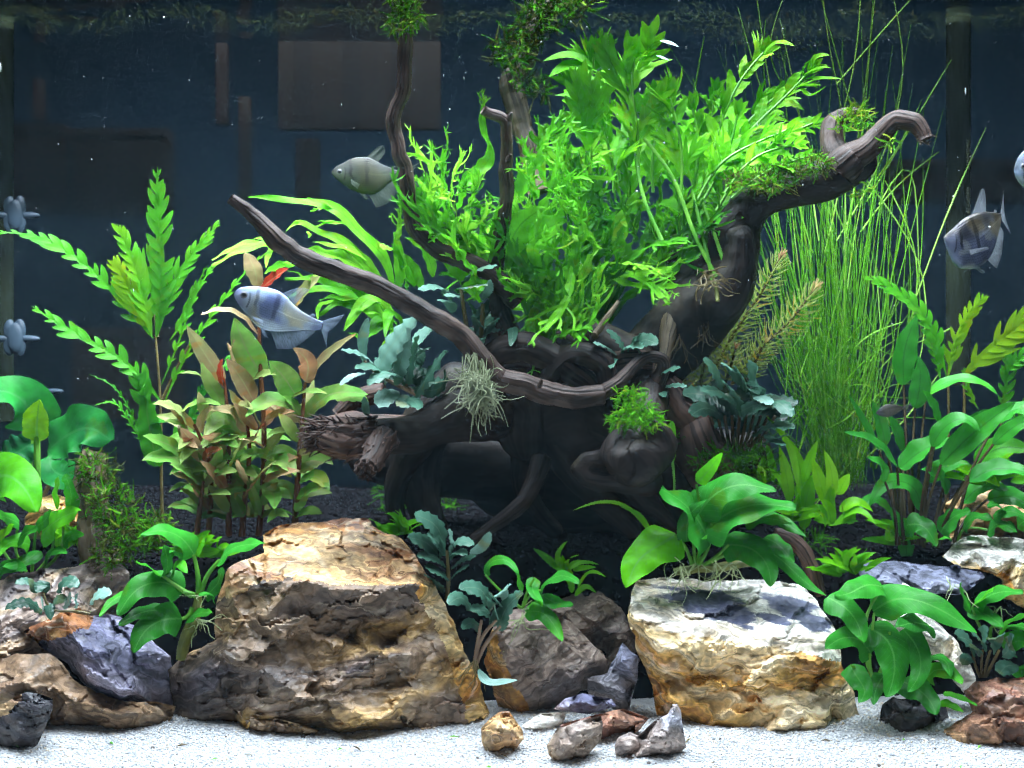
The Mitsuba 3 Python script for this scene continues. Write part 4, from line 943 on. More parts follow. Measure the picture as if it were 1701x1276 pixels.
for x in (10, 30, 60, 90, 105):
    a.stalk([(50 + (x - 50) * .3, 950), (x - 4, 915), (x, 875)], [3, 2.5, 2], 'green_stalk', d=(1.07, 1.06), name='stalk')

# --- broad dark plant behind it
a = Plant('large_leaf_plant', 'plant with big round dark leaves and one rolled yellow green leaf at the left edge', 'broad', 1.15, seed=6)
a.leaf([(60, 712), (40, 668), (5, 650), (-50, 672)], 42, 6, 40, prof=heart, wave=.1, nwave=2, n=24, m=10, d=(1.17, 1.12))
a.leaf([(78, 750), (105, 728), (150, 712), (184, 732)], 38, 5, 25, prof='ell', wave=.22, nwave=3, n=24, m=10, d=(1.17, 1.14))
a.leaf([(82, 755), (85, 775), (105, 790), (140, 775)], 24, 5, 20, prof='ell', wave=.22, nwave=3, n=20, m=8, d=(1.16, 1.13))
a.leaf([(58, 732), (40, 745), (20, 755), (2, 760)], 28, 1, 20, prof='ell', wave=.3, nwave=3, n=20, m=8, d=(1.18, 1.17))
a.leaf([(62, 732), (62, 700), (66, 664)], 21, 13, 15, prof='strap', wave=.1, n=16, m=8, fold=.5, d=(1.13, 1.12), label='rolled young yellow green leaf')
a.stalk([(62, 860), (62, 800), (61, 725)], [6, 6, 5.5], 'green_stalk', d=(1.14, 1.13), name='stalk')
a.stalk([(66, 860), (85, 800), (120, 770)], [4, 4, 3], 'brown_stalk', d=(1.17, 1.17), name='stalk')
a.stalk([(58, 860), (50, 790), (57, 712)], [4, 4, 3], 'green_stalk', d=(1.18, 1.18), name='stalk')

# --- dark heart-shaped leaves at the right edge
a = Plant('heart_leaf_plant', 'low cluster of dark heart-shaped leaves before the rough ochre rock at the right', 'anubias', 1.1, BROAD, seed=7)
for pts, hw, tone, tilt in [([(1506, 872), (1528, 872), (1555, 908)], 20, 2, 35), ([(1562, 885), (1580, 862), (1612, 848)], 18, 4, 45), ([(1600, 880), (1620, 858), (1648, 862)], 14, 3, 50), ([(1640, 885), (1660, 870), (1690, 885)], 16, 4, 50), ([(1650, 860), (1680, 850), (1710, 865)], 13, 3, 50), ([(1550, 905), (1565, 893), (1580, 896)], 8, 8, 40), ([(1690, 875), (1712, 862), (1730, 870)], 12, 5, 45), ([(1668, 850), (1655, 838), (1640, 842)], 9, 4, 45)]:
    anub(a, pts, hw, tone, tilt, d=(1.1, 1.08))
a.stalk([(1590, 905), (1600, 880), (1640, 880)], [2.5, 2, 2], 'green_stalk', d=(1.11, 1.1), name='stalk')

# --- right edge plant
a = Plant('broad_leaf_plant', 'broad-leaf plant at the right edge above the red corner rock', 'anubias', .99, BROAD, seed=8)
for pts, hw, tone, tilt in [([(1612, 1010), (1600, 990), (1596, 968)], 14, 5, 40), ([(1620, 1005), (1655, 985), (1700, 985)], 18, 6, 45), ([(1612, 1012), (1640, 1022), (1667, 1042)], 16, 5, 45), ([(1615, 1008), (1640, 985), (1650, 975)], 12, 9, 40), ([(1665, 1045), (1690, 1040), (1720, 1055)], 14, 5, 45), ([(1670, 1080), (1690, 1065), (1720, 1075)], 20, 4, 35), ([(1660, 1050), (1680, 1030), (1710, 1020)], 10, 8, 40), ([(1680, 1120), (1700, 1105), (1730, 1112)], 14, 3, 50)]:
    anub(a, pts, hw, tone, tilt, d=(1.0, .97))
for pts in ([(1640, 1060), (1622, 1030), (1615, 1008)], [(1645, 1060), (1650, 1040), (1665, 1045)]):
    a.stalk(pts, [3, 2.5, 2], 'green_stalk', d=(1.0, .99), name='stalk')
a.roots([(1590, 975, .99), (1575, 960, .99), (1660, 1010, .98)], 8, 90, .9, down=.6, spread=.7)

# --- teal wavy plants
TEAL = 'teal wavy-leaved plants fixed to wood and rocks'
def teal(p, pts, hw, tone=6, tilt=48, **k):
    p.leaf(pts, hw * 1.12, tone, tilt, prof=k.pop('prof', 'ell'), wave=k.pop('wave', .15), nwave=k.pop('nwave', 6), n=18, m=8, fold=.12, cup=.2, **k)
def teal_fill(p, n, c, rad, ln, hw, tones, dd):
    r = p.r
    for i in range(n):
        th = r.uniform(-.4, math.pi + .4)
        b = (c[0] + r.normal() * rad[0] * .3, c[1] + r.normal() * rad[1] * .3)
        L = ln * r.uniform(.6, 1.1)
        tip = (b[0] + math.cos(th) * (L + rad[0] * .6), b[1] - math.sin(th) * (L * .7 + rad[1] * .5))
        mid = ((b[0] + tip[0]) / 2, (b[1] + tip[1]) / 2 - L * .18)
        q = dd + r.uniform(-.01, .03)
        teal(p, [b, mid, tip], hw * r.uniform(.6, 1.1), r.uniform(*tones), r.uniform(25, 70), d=(q, q - r.uniform(.0, .03)))
b = Plant('wavy_leaf_plant', 'teal wavy-leaved plant on the wood left of the hanging pale roots', 'teal', 1.04, TEAL, seed=11)
teal_fill(b, 12, (670, 620), (40, 35), 40, 14, (1, 5), 1.07)
for pts, hw, tone, tilt in [([(628, 618), (605, 590), (567, 582)], 9, 11, 60), ([(622, 625), (650, 575), (692, 528)], 20, 10, 45), ([(675, 642), (682, 600), (696, 558)], 14, 6, 30), ([(690, 655), (715, 620), (740, 588)], 22, 2, 35), ([(672, 640), (645, 618), (612, 640)], 14, 10, 55), ([(662, 650), (648, 652), (632, 677)], 16, 13, 50),
                            ([(672, 655), (672, 668), (664, 676)], 13, 11, 45), ([(607, 620), (590, 622), (565, 640)], 6, 13, 50), ([(607, 605), (603, 565), (612, 528)], 8, 9, 20), ([(640, 640), (625, 610), (590, 612)], 11, 7, 45), ([(655, 640), (668, 590), (680, 545)], 15, 11, 40), ([(665, 660), (690, 668), (696, 680)], 11, 7, 40), ([(700, 650), (735, 640), (740, 615)], 14, 3, 40), ([(612, 690), (605, 670), (603, 660)], 7, 9, 30)]:
    teal(b, pts, hw, tone, tilt, d=(1.05, 1.01))
for pts in ([(690, 655), (660, 640), (620, 615), (605, 600)], [(690, 655), (672, 640), (665, 610)], [(690, 655), (680, 645), (675, 640)]):
    b.stalk(pts, [3.5, 3, 2.5], 'pink_stalk', d=(1.06, 1.045), name='stalk')
b = Plant('wavy_leaf_plant', 'teal wavy-leaved plant with pale hanging roots behind the long bare branch', 'teal', 1.06, TEAL, seed=12)
teal_fill(b, 10, (790, 540), (25, 40), 30, 10, (1, 7), 1.09)
for pts, hw, tone, tilt in [([(766, 478), (785, 476), (806, 474)], 13, 15, 45), ([(766, 476), (785, 452), (826, 442)], 10, 9, 50), ([(800, 562), (795, 540), (785, 524)], 10, 3, 30), ([(805, 560), (815, 540), (828, 528)], 9, 5, 35), ([(752, 520), (745, 500), (728, 500)], 10, 9, 45), ([(750, 500), (735, 478), (695, 482)], 10, 8, 50), ([(770, 500), (758, 490), (740, 492)], 9, 11, 45),
                            ([(800, 500), (812, 480), (815, 465)], 7, 12, 35), ([(720, 540), (700, 555), (690, 575)], 10, 9, 45), ([(750, 540), (730, 530), (715, 540)], 12, 10, 45), ([(830, 560), (850, 545), (848, 575)], 8, 2, 35), ([(790, 590), (798, 565), (806, 560)], 8, 8, 35)]:
    teal(b, pts, hw, tone, tilt, d=(1.075, 1.03))
for pts in ([(790, 600), (775, 540), (766, 480)], [(792, 600), (765, 545), (735, 520)], [(795, 600), (800, 550), (802, 505)], [(785, 600), (760, 560), (720, 540)]):
    b.stalk(pts, [4, 4, 3], 'brown_stalk', d=(1.06, 1.05), name='stalk')
b.roots([(776, 592, 1.0), (788, 590, 1.0), (800, 600, 1.0), (810, 615, 1.0), (795, 625, 1.0)], 70, 115, 1.05, spread=.2, down=1.3, kind='root_net')
b.roots([(778, 620, .995), (790, 630, .995), (805, 640, .995), (795, 660, .995)], 150, 55, .95, spread=1.0, down=.5, kind='root_net')
b = Plant('wavy_leaf_plant', 'dark teal bushy plant on the right root below the feathery stems', 'teal', 1.06, TEAL, seed=13)
teal_fill(b, 24, (1218, 690), (55, 45), 45, 15, (0, 5), 1.09)
for pts, hw, tone, tilt in [([(1257, 662), (1255, 630), (1242, 603)], 17, 7, 30), ([(1216, 668), (1192, 650), (1167, 650)], 15, 6, 45), ([(1202, 642), (1182, 610), (1170, 600)], 16, 3, 35), ([(1228, 692), (1222, 655), (1200, 632)], 10, 8, 40), ([(1254, 656), (1265, 660), (1279, 672)], 12, 13, 45), ([(1258, 690), (1288, 668), (1316, 692)], 16, 6, 45),
                            ([(1250, 725), (1285, 705), (1320, 712)], 14, 5, 50), ([(1200, 692), (1172, 678), (1148, 690)], 15, 1, 35), ([(1270, 722), (1288, 732), (1304, 740)], 8, 8, 40), ([(1225, 640), (1215, 612), (1200, 605)], 11, 8, 45), ([(1235, 650), (1232, 625), (1222, 610)], 12, 5, 35), ([(1240, 705), (1255, 680), (1290, 672)], 11, 4, 45), ([(1265, 740), (1295, 725), (1310, 722)], 10, 3, 50)]:
    teal(b, pts, hw, tone, tilt, d=(1.07, 1.03))
for k in range(10):
    x = 1180 + k * 12
    b.stalk([(1220 + (x - 1220) * .3, 755), (1220 + (x - 1220) * .7, 725), (x, 690)], [3.5, 3, 2.5], 'dark_stalk', d=(1.075, 1.07), name='stalk')
b = Plant('wavy_leaf_plant', 'small teal plant in the shade under the big arm of the wood', 'teal', 1.05, TEAL, seed=14)
for pts, hw, tone, tilt in [([(1025, 595), (1005, 575), (986, 570)], 9, 12, 55), ([(1040, 590), (1028, 565), (1008, 550)], 10, 3, 40), ([(1035, 590), (1050, 572), (1068, 578)], 12, 8, 45), ([(1050, 590), (1068, 565), (1092, 572)], 14, 3, 35), ([(1030, 600), (1018, 595), (1015, 612)], 8, 6, 40), ([(1045, 585), (1055, 565), (1062, 555)], 11, 4, 35), ([(1085, 640), (1105, 615), (1130, 612)], 10, 6, 50), ([(1090, 650), (1115, 640), (1140, 642)], 9, 9, 50), ([(1080, 655), (1095, 648), (1102, 660)], 10, 5, 40)]:
    teal(b, pts, hw, tone, tilt, d=(1.06, 1.03))
b = Plant('wavy_leaf_plant', 'grey green wavy plant beside the right shoulder of the biggest rock', 'teal', 1.0, TEAL, seed=15)
for pts, hw, tone, tilt in [([(738, 905), (722, 872), (688, 855)], 14, 7, 45), ([(728, 922), (705, 900), (678, 893)], 13, 4, 45), ([(742, 920), (725, 898), (710, 888)], 11, 6, 40), ([(745, 915), (752, 898), (745, 880)], 9, 10, 30), ([(745, 925), (762, 898), (787, 906)], 9, 7, 50), ([(780, 918), (800, 908), (814, 884)], 8, 12, 20), ([(745, 962), (728, 948), (708, 945)], 13, 3, 45), ([(740, 940), (720, 925), (695, 925)], 12, 5, 50), ([(750, 945), (770, 928), (790, 925)], 8, 4, 50), ([(750, 930), (760, 915), (775, 922)], 9, 6, 45), ([(735, 985), (722, 965), (705, 955)], 10, 4, 50), ([(750, 960), (765, 945), (778, 940)], 8, 3, 45), ([(730, 930), (735, 908), (730, 890)], 9, 3, 35)]:
    teal(b, pts, hw, tone, tilt, d=(1.01, .985))
b.stalk([(742, 1000), (745, 960), (742, 915)], [4, 3.5, 2.5], 'brown_stalk', d=(1.01, 1.0), name='stalk')
b = Plant('wavy_leaf_plant', 'grey green wavy plant with brown roots in the gap right of the biggest rock', 'teal', .98, TEAL, seed=16)
for pts, hw, tone, tilt in [([(814, 1004), (795, 978), (764, 978)], 14, 5, 45), ([(782, 1012), (765, 993), (745, 1004)], 13, 5, 40), ([(818, 1036), (805, 1015), (783, 1015)], 14, 2, 35), ([(828, 1048), (840, 1012), (868, 984)], 13, 7, 35), ([(842, 1000), (832, 985), (848, 972)], 11, 11, 45), ([(815, 1040), (825, 1020), (820, 1005)], 8, 8, 30), ([(800, 1050), (780, 1035), (768, 1045)], 9, 3, 40), ([(812, 1020), (818, 1000), (808, 992)], 9, 6, 35), ([(835, 1010), (822, 995), (815, 985)], 9, 9, 40)]:
    teal(b, pts, hw, tone, tilt, d=(.99, .96))
for pts in ([(788, 1110), (800, 1060), (825, 1030)], [(788, 1110), (795, 1060), (800, 1030)], [(790, 1105), (812, 1062), (832, 1040)]):
    b.stalk(pts, [4, 3.5, 2.5], 'pink_stalk', d=(.98, .975), name='stalk')
b.leaf([(795, 1112), (808, 1132), (832, 1134), (860, 1130)], 5, 12, 60, prof='strap', d=(.965, .955), label='curled tan dead leaf')
b.roots([(790, 1100, .97)], 14, 60, .9, down=.8, spread=.4, kind='brown_stalk')
b = Plant('wavy_leaf_plant', 'tiny dark wavy plant on the grey brown rock at the left', 'teal', .985, TEAL, seed=17)
for pts, hw, tone, tilt in [([(70, 1020), (45, 1000), (8, 1012)], 8, 3, 55), ([(78, 985), (70, 970), (62, 985)], 10, 4, 40), ([(95, 985), (112, 965), (130, 975)], 9, 6, 50), ([(150, 1003), (165, 985), (182, 990)], 10, 11, 50), ([(72, 1015), (70, 1000), (68, 992)], 4, 13, 30), ([(85, 1010), (95, 995), (110, 998)], 8, 3, 45), ([(90, 1020), (82, 1005), (85, 1030)], 8, 2, 45), ([(105, 1010), (115, 995), (118, 985)], 7, 12, 35), ([(128, 1010), (125, 995), (130, 988)], 6, 13, 35), ([(60, 985), (45, 965), (25, 970)], 7, 5, 45)]:
    teal(b, pts, hw, tone, tilt, d=(.99, .975))
b.stalk([(150, 1020), (120, 1015), (85, 1012), (72, 985)], [2.5, 2.5, 2, 2], 'brown_stalk', d=(.99, .985), name='stalk')
b = Plant('wavy_leaf_plant', 'grey teal tuft on twiggy stems beside the red corner rock', 'teal', .97, TEAL, seed=18)
for pts, hw, tone, tilt in [([(1618, 1085), (1605, 1062), (1590, 1058)], 15, 4, 40), ([(1640, 1080), (1632, 1055), (1640, 1040)], 9, 8, 35), ([(1650, 1085), (1655, 1060), (1668, 1052)], 11, 5, 40), ([(1665, 1090), (1680, 1070), (1676, 1056)], 12, 4, 35), ([(1620, 1100), (1608, 1092), (1600, 1105)], 9, 3, 40), ([(1635, 1075), (1625, 1058), (1612, 1050)], 9, 6, 40), ([(1690, 1105), (1670, 1108), (1660, 1120)], 12, 2, 45), ([(1625, 1090), (1622, 1075), (1612, 1075)], 8, 7, 40)]:
    teal(b, pts, hw, tone, tilt, d=(.98, .955))
for x in (1615, 1632, 1645, 1660):
    b.stalk([(1632 + (x - 1635) * .2, 1125), (1632 + (x - 1635) * .6, 1105), (x, 1080)], [2.5, 2.5, 2], 'brown_stalk', d=(.975, .97), name='stalk')

# --- red and green stem plant
s = Plant('red_stem_plant', 'bushy stem plant with green, tan and red lance-shaped leaves left of the long branch', 'stem', 1.09, seed=21)
STEMS = [[(430, 890), (437, 800), (438, 700), (432, 600), (430, 500)], [(380, 890), (380, 780), (378, 690), (372, 630)], [(490, 870), (495, 790), (500, 720), (507, 635)], [(345, 900), (350, 830), (345, 760), (322, 705)], [(402, 890), (408, 820), (414, 740), (410, 700)], [(325, 905), (330, 860), (338, 800)]]
for i, st in enumerate(STEMS):
    s.stalk(st, [5.5, 4.8, 4, 2.6], 'red_stalk', d=(1.10, 1.08), name='stem')
G, TA, RE = 1, 7, 14
for pts, hw, tone, tilt in [([(426, 478), (424, 450), (406, 418)], 17, TA, 20), ([(433, 480), (455, 462), (479, 446)], 12, 15, 20), ([(427, 556), (398, 524), (366, 515), (334, 523)], 8, 8, 50), ([(437, 628), (412, 585), (389, 528)], 24, 2, 15), ([(490, 508), (508, 482), (537, 455)], 13, 4, 30), ([(492, 658), (470, 625), (446, 600)], 21, 1, 25), ([(415, 634), (440, 622), (458, 622)], 10, 3, 50),
                            ([(372, 635), (345, 595), (310, 541)], 15, 6, 20), ([(373, 645), (368, 615), (370, 596)], 10, RE, 15), ([(386, 600), (384, 580), (391, 565)], 11, TA, 20), ([(422, 668), (400, 628), (376, 596)], 16, 7, 20), ([(375, 672), (352, 640), (335, 602)], 13, 2, 25), ([(347, 648), (328, 622), (299, 620)], 6, 2, 55),
                            ([(508, 635), (510, 600), (487, 578)], 16, 10, 20), ([(511, 625), (540, 592), (592, 554)], 8, 6, 30), ([(505, 692), (550, 655), (612, 656)], 15, 1, 40), ([(502, 688), (455, 665), (408, 692)], 17, 1, 45), ([(472, 672), (508, 652), (543, 654)], 9, 3, 50), ([(498, 800), (525, 792), (547, 816)], 13, 1, 45), ([(440, 772), (465, 765), (492, 790)], 15, 1, 40), ([(440, 806), (455, 825), (455, 846)], 14, 1, 25),
                            ([(313, 708), (288, 678), (254, 671)], 15, 3, 40), ([(300, 685), (330, 668), (367, 673)], 8, 1, 50), ([(312, 757), (278, 738), (237, 724)], 13, 1, 45), ([(338, 792), (295, 762), (235, 765)], 17, 1, 45), ([(338, 768), (320, 735), (299, 710)], 14, 7, 25), ([(336, 818), (310, 795), (282, 786)], 10, 6, 45), ([(340, 778), (345, 755), (369, 745)], 9, RE, 30),
                            ([(412, 742), (380, 728), (349, 736)], 10, 2, 50), ([(406, 718), (372, 696), (338, 727)], 16, 2, 45), ([(404, 722), (378, 712), (336, 745)], 13, 1, 45), ([(412, 718), (382, 683), (349, 682)], 11, 6, 40), ([(330, 718), (338, 695), (354, 674)], 10, 7, 25), ([(428, 712), (405, 690), (388, 670)], 10, 8, 30), ([(425, 728), (430, 715), (439, 704)], 8, RE, 20),
                            ([(300, 700), (312, 730), (330, 745)], 9, 8, 30), ([(500, 700), (520, 720), (525, 745)], 11, 2, 40), ([(378, 690), (400, 672), (420, 680)], 10, 5, 45), ([(350, 700), (340, 680), (330, 650)], 10, 3, 30), ([(345, 745), (322, 745), (300, 770)], 12, 2, 40), ([(560, 662), (585, 660), (612, 668)], 12, 2, 45)]:
    s.leaf(pts, hw, tone, tilt, d=(1.09, 1.06), n=18, m=6, wave=.08)
for st in STEMS:                                                         # leaf pairs lower down each stem
    C, _ = px_curve(st, 1.0, 1.0, 40)
    for k, y in enumerate(np.arange(738, 880, 30)):
        for sd in (-1, 1):
            x = np.interp(-y, [-q[1] for q in st], [q[0] for q in st]) + s.r.uniform(-2, 2)
            L = s.r.uniform(40, 64)
            up = s.r.uniform(.0, .7)
            s.leaf([(x, y), (x + sd * L * .5, y - L * up * .5 - 6), (x + sd * L, y - L * up * .6 + s.r.uniform(-4, 12))], s.r.uniform(8, 13), s.r.choice([0, 0, 1, 2, 2, 3]), s.r.uniform(30, 60), d=(1.10, 1.10 + s.r.uniform(-.045, .03)), n=12, m=4)

for k in range(58):
    st = STEMS[k % len(STEMS)]
    y = s.r.uniform(650, 860)
    x = np.interp(-y, [-q[1] for q in st], [q[0] for q in st])
    y = max(y, min(q[1] for q in st) + 10)
    th, L = s.r.uniform(.25, 1.25), s.r.uniform(42, 72)
    sd = s.r.choice([-1, 1])
    tip = (x + sd * math.cos(th) * L, y - math.sin(th) * L)
    dd = 1.09 + s.r.uniform(-.05, .03)
    s.leaf([(x, y), ((x + tip[0]) / 2 + sd * 3, (y + tip[1]) / 2 - L * .10), tip], s.r.uniform(7, 11), s.r.choice([1, 2, 3, 5, 6, 7, 8, 9]), s.r.uniform(15, 55), d=(1.09, dd), n=14, m=5, wave=.1, yaw=s.r.uniform(-30, 30))

# --- lobed stem plants (left and right, behind)
def lobed(label, seed, d, fronds, stems):
    p = Plant('lobed_leaf_plant', label, 'wisteria', d, 'tall plants with comb-like lobed leaves', seed=seed)
    for pts, hw, nl, tone, tilt, yaw in fronds:
        p.pinnate(pts, hw, nl, tone, tilt, yaw, d=(d, d - p.r.uniform(.01, .04)))
    for st in stems: p.stalk(st, [3, 2.6, 2], 'brown_stalk', d=(d + .004, d + .002))
    return p
p = lobed('tall plant with yellow green comb-like leaves at the left, one frond upright', 31, 1.16,
      [([(260, 560), (268, 440), (262, 350), (262, 277)], 30, 11, 6, 15, 0), ([(252, 560), (232, 470), (210, 410), (194, 372)], 22, 10, 9, 20, 30), ([(248, 556), (222, 500), (198, 450), (185, 432)], 26, 9, 12, 25, 10), ([(255, 562), (200, 498), (110, 418), (45, 390), (-10, 386)], 17, 12, 5, 35, 0), ([(268, 668), (210, 605), (130, 558), (52, 508)], 19, 10, 5, 40, 0),
       ([(262, 556), (290, 470), (330, 410), (366, 369)], 22, 11, 8, 25, -10), ([(272, 672), (310, 590), (370, 500), (420, 440), (470, 398)], 11, 10, 8, 45, 0), ([(268, 640), (300, 560), (350, 450), (400, 410)], 9, 9, 7, 45, 0), ([(282, 566), (300, 540), (330, 470), (345, 440)], 12, 8, 8, 35, -20), ([(258, 700), (235, 650), (228, 618)], 22, 5, 4, 25, 0), ([(300, 720), (322, 690), (340, 635)], 14, 6, 1, 30, 0), ([(290, 760), (295, 730), (300, 700)], 16, 5, 6, 30, 0),
       ([(245, 745), (220, 690), (185, 640), (148, 622)], 5, 8, 3, 50, 0), ([(245, 745), (215, 700), (185, 668), (155, 675)], 6, 8, 6, 50, 0), ([(400, 560), (385, 590), (340, 640)], 9, 6, 4, 45, 0)],
      [[(270, 880), (268, 780), (266, 660), (258, 555)], [(268, 668), (300, 600), (322, 560)], [(262, 560), (252, 480), (250, 420)]])
p.leaf([(262, 775), (250, 720), (240, 650)], 19, 3, 20, prof='ovate', wave=.2, nwave=5)
p.leaf([(245, 710), (262, 698), (275, 702)], 9, 2, 45)
p = lobed('tall plant with yellow comb-like leaves at the right edge', 32, 1.17,
      [([(1572, 625), (1540, 535), (1495, 488), (1432, 458)], 18, 11, 6, 30, 0), ([(1560, 600), (1530, 530), (1500, 500), (1450, 470)], 12, 9, 4, 40, 0), ([(1575, 625), (1590, 560), (1615, 515), (1640, 489)], 20, 10, 12, 22, 10), ([(1600, 625), (1645, 580), (1690, 545), (1730, 520)], 34, 8, 12, 15, 0), ([(1562, 632), (1552, 585), (1532, 548)], 13, 6, 5, 30, 0), ([(1660, 690), (1672, 630), (1664, 555)], 15, 7, 3, 20, 0),
       ([(1665, 625), (1700, 595), (1740, 580)], 16, 6, 4, 35, 0), ([(1625, 680), (1605, 640), (1600, 610)], 10, 5, 9, 30, 0), ([(1690, 720), (1700, 690), (1730, 660)], 16, 6, 8, 35, 0)],
      [[(1572, 860), (1574, 760), (1576, 680), (1574, 615)], [(1660, 800), (1662, 740), (1664, 670)], [(1600, 720), (1602, 660), (1600, 620)]])

# --- sword-leaved plant with long stalks at the right
c = Plant('long_stalk_plant', 'plant with green lance leaves on long dark stalks at the right', 'crypt', 1.10, seed=41)
for pts, hw, tone, tilt, base in [([(1501, 640), (1503, 580), (1523, 524)], 21, 7, 15, (1510, 900)), ([(1520, 678), (1528, 640), (1526, 592)], 17, 4, 20, (1512, 905)), ([(1538, 658), (1590, 630), (1630, 636), (1657, 655)], 8, 8, 55, (1520, 905)), ([(1563, 772), (1605, 730), (1687, 667)], 20, 6, 40, (1530, 905)), ([(1495, 778), (1538, 745), (1584, 729)], 15, 5, 45, (1500, 905)),
                                  ([(1548, 742), (1575, 705), (1600, 696), (1627, 716)], 12, 4, 45, (1525, 905)), ([(1471, 742), (1462, 700), (1447, 666)], 12, 5, 25, (1496, 905)), ([(1460, 748), (1438, 705), (1409, 655)], 6, 6, 35, (1495, 905)), ([(1490, 776), (1450, 732), (1402, 718)], 8, 4, 50, (1498, 905)), ([(1500, 748), (1488, 715), (1474, 688)], 11, 5, 30, (1502, 905)),
                                  ([(1530, 850), (1515, 808), (1480, 800), (1443, 842)], 13, 6, 45, (1535, 910)), ([(1650, 738), (1680, 712), (1730, 688)], 12, 7, 40, (1560, 910)), ([(1560, 702), (1552, 678), (1532, 648)], 11, 5, 30, (1530, 905)), ([(1507, 932), (1500, 885), (1478, 842)], 14, 6, 25, (1512, 945)), ([(1610, 800), (1650, 780), (1720, 790)], 14, 3, 45, (1560, 905)), ([(1620, 770), (1660, 745), (1720, 750)], 16, 8, 45, (1560, 905)),
                                  ([(1600, 835), (1630, 810), (1680, 815)], 12, 4, 50, (1560, 905)), ([(1540, 800), (1570, 775), (1610, 770)], 13, 3, 45, (1530, 905)), ([(1480, 850), (1450, 830), (1420, 850)], 9, 3, 50, (1500, 905)), ([(1600, 740), (1620, 700), (1640, 680)], 14, 4, 35, (1545, 905)), ([(1575, 820), (1560, 790), (1530, 780)], 12, 2, 40, (1550, 905)), ([(1655, 700), (1690, 680), (1730, 690)], 14, 5, 40, (1580, 905)), ([(1640, 830), (1675, 825), (1720, 850)], 16, 3, 40, (1580, 905)), ([(1470, 800), (1462, 770), (1440, 760)], 9, 3, 35, (1495, 905))]:
    dd = 1.10 + c.r.uniform(-.03, .05)
    c.leaf(pts, hw, tone, tilt, d=(dd, dd - .02), n=18, wave=.1, nwave=3)
    c.stalk([(base[0] + c.r.uniform(-6, 6), base[1]), ((base[0] * .6 + pts[0][0] * .4), (base[1] * .45 + pts[0][1] * .55)), pts[0]], [3.2, 2.6, 2], 'dark_stalk', d=(1.11, dd), name='stalk', m=6)
c2 = Plant('single_leaf_sprout', 'lone yellow green leaf on a thin stalk right of the gnarled knob', 'crypt', 1.02, seed=42)
c2.leaf([(1117, 768), (1112, 735), (1117, 700)], 11, 13, 10, d=(1.02, 1.015), prof='ell')
c2.stalk([(1118, 840), (1120, 800), (1117, 766)], [2, 2, 2.4], 'green_stalk', d=(1.03, 1.02), name='stalk')

# --- yellow green rosettes
SW = 'bright young rosettes of strap leaves'
def rosette(label, seed, d, rows, fill=None):
    p = Plant('rosette_plant', label, 'sword', d, SW, seed=seed)
    for pts, hw, tone, tilt in rows: p.leaf(pts, hw, tone, tilt, d=(d, d - p.r.uniform(-.01, .03)), prof='lance', n=14, m=5)
    if fill:
        (x, y), n, L, w = fill
        for i in range(n):
            th = p.r.uniform(.1, math.pi - .1)
            l = L * p.r.uniform(.55, 1.1)
            bx, by = x + p.r.normal() * L * .25, y + p.r.normal() * 3
            p.leaf([(bx, by), (bx + math.cos(th) * l * .5, by - math.sin(th) * l * .6), (bx + math.cos(th) * l, by - math.sin(th) * l * .8)], w * p.r.uniform(.6, 1.1), p.r.uniform(1, 7), p.r.uniform(25, 60), d=(d + p.r.uniform(-.01, .02), d - p.r.uniform(0, .025)), n=10, m=4)
    return p
rosette('yellow green rosette with upright leaves behind the broad leaves on the pale rock', 51, 1.07,
        [([(1325, 808), (1310, 740), (1272, 690)], 6, 9, 35), ([(1312, 835), (1305, 785), (1294, 742)], 11, 9, 20), ([(1332, 835), (1328, 775), (1302, 720)], 10, 6, 25), ([(1335, 800), (1345, 765), (1358, 732)], 8, 5, 30), ([(1285, 800), (1280, 765), (1272, 735)], 7, 4, 30), ([(1268, 812), (1265, 780), (1270, 755)], 8, 7, 25), ([(1335, 880), (1340, 825), (1353, 784)], 14, 3, 25), ([(1325, 830), (1340, 800), (1356, 790)], 9, 4, 40), ([(1310, 830), (1290, 790), (1270, 778)], 6, 6, 45)], ((1320, 860), 14, 55, 7))
rosette('yellow green rosette beside the foot of the tall grass', 52, 1.06,
        [([(1372, 838), (1360, 795), (1349, 760)], 11, 10, 20), ([(1377, 838), (1382, 790), (1369, 748)], 10, 11, 20), ([(1392, 822), (1400, 805), (1411, 787)], 9, 9, 35), ([(1380, 870), (1375, 845), (1362, 828)], 10, 9, 30), ([(1385, 870), (1378, 830), (1385, 800)], 9, 7, 25), ([(1395, 850), (1420, 835), (1450, 850)], 7, 8, 50), ([(1390, 865), (1430, 850), (1455, 872)], 6, 6, 50)], ((1385, 870), 10, 45, 7))
rosette('low green tufts in front of the dark soil right of the pale rock', 53, 1.04, [], ((1405, 950), 46, 52, 5.5))
rosette('small green tuft on black soil in the middle', 54, 1.07, [([(930, 948), (905, 925), (886, 911)], 6, 2, 40), ([(933, 948), (928, 920), (943, 898)], 5, 3, 30), ([(936, 948), (945, 930), (962, 922)], 5, 2, 40), ([(940, 950), (965, 935), (995, 938)], 3, 4, 50), ([(935, 950), (935, 930), (934, 922)], 5, 4, 30)], ((935, 950), 8, 40, 4.5))
rosette('green tuft behind the top of the biggest rock', 55, 1.08, [], ((665, 885), 22, 48, 6))
rosette('narrow green tuft beside the arched thin leaf in the middle', 56, 1.05, [([(960, 975), (985, 950), (1006, 958)], 4, 4, 50), ([(955, 990), (975, 975), (990, 985)], 4, 3, 50), ([(950, 985), (945, 965), (935, 960)], 5, 2, 40)])
rosette('low green ground leaves under the red stem plant', 57, 1.06, [], ((330, 920), 40, 55, 8))
p = rosette('thin yellowish leaf arching out of the shade under the knob', 58, 1.05, [([(1075, 880), (1040, 842), (1000, 834), (952, 848)], 3, 9, 50), ([(1080, 885), (1060, 855), (1030, 842)], 4, 6, 45)])

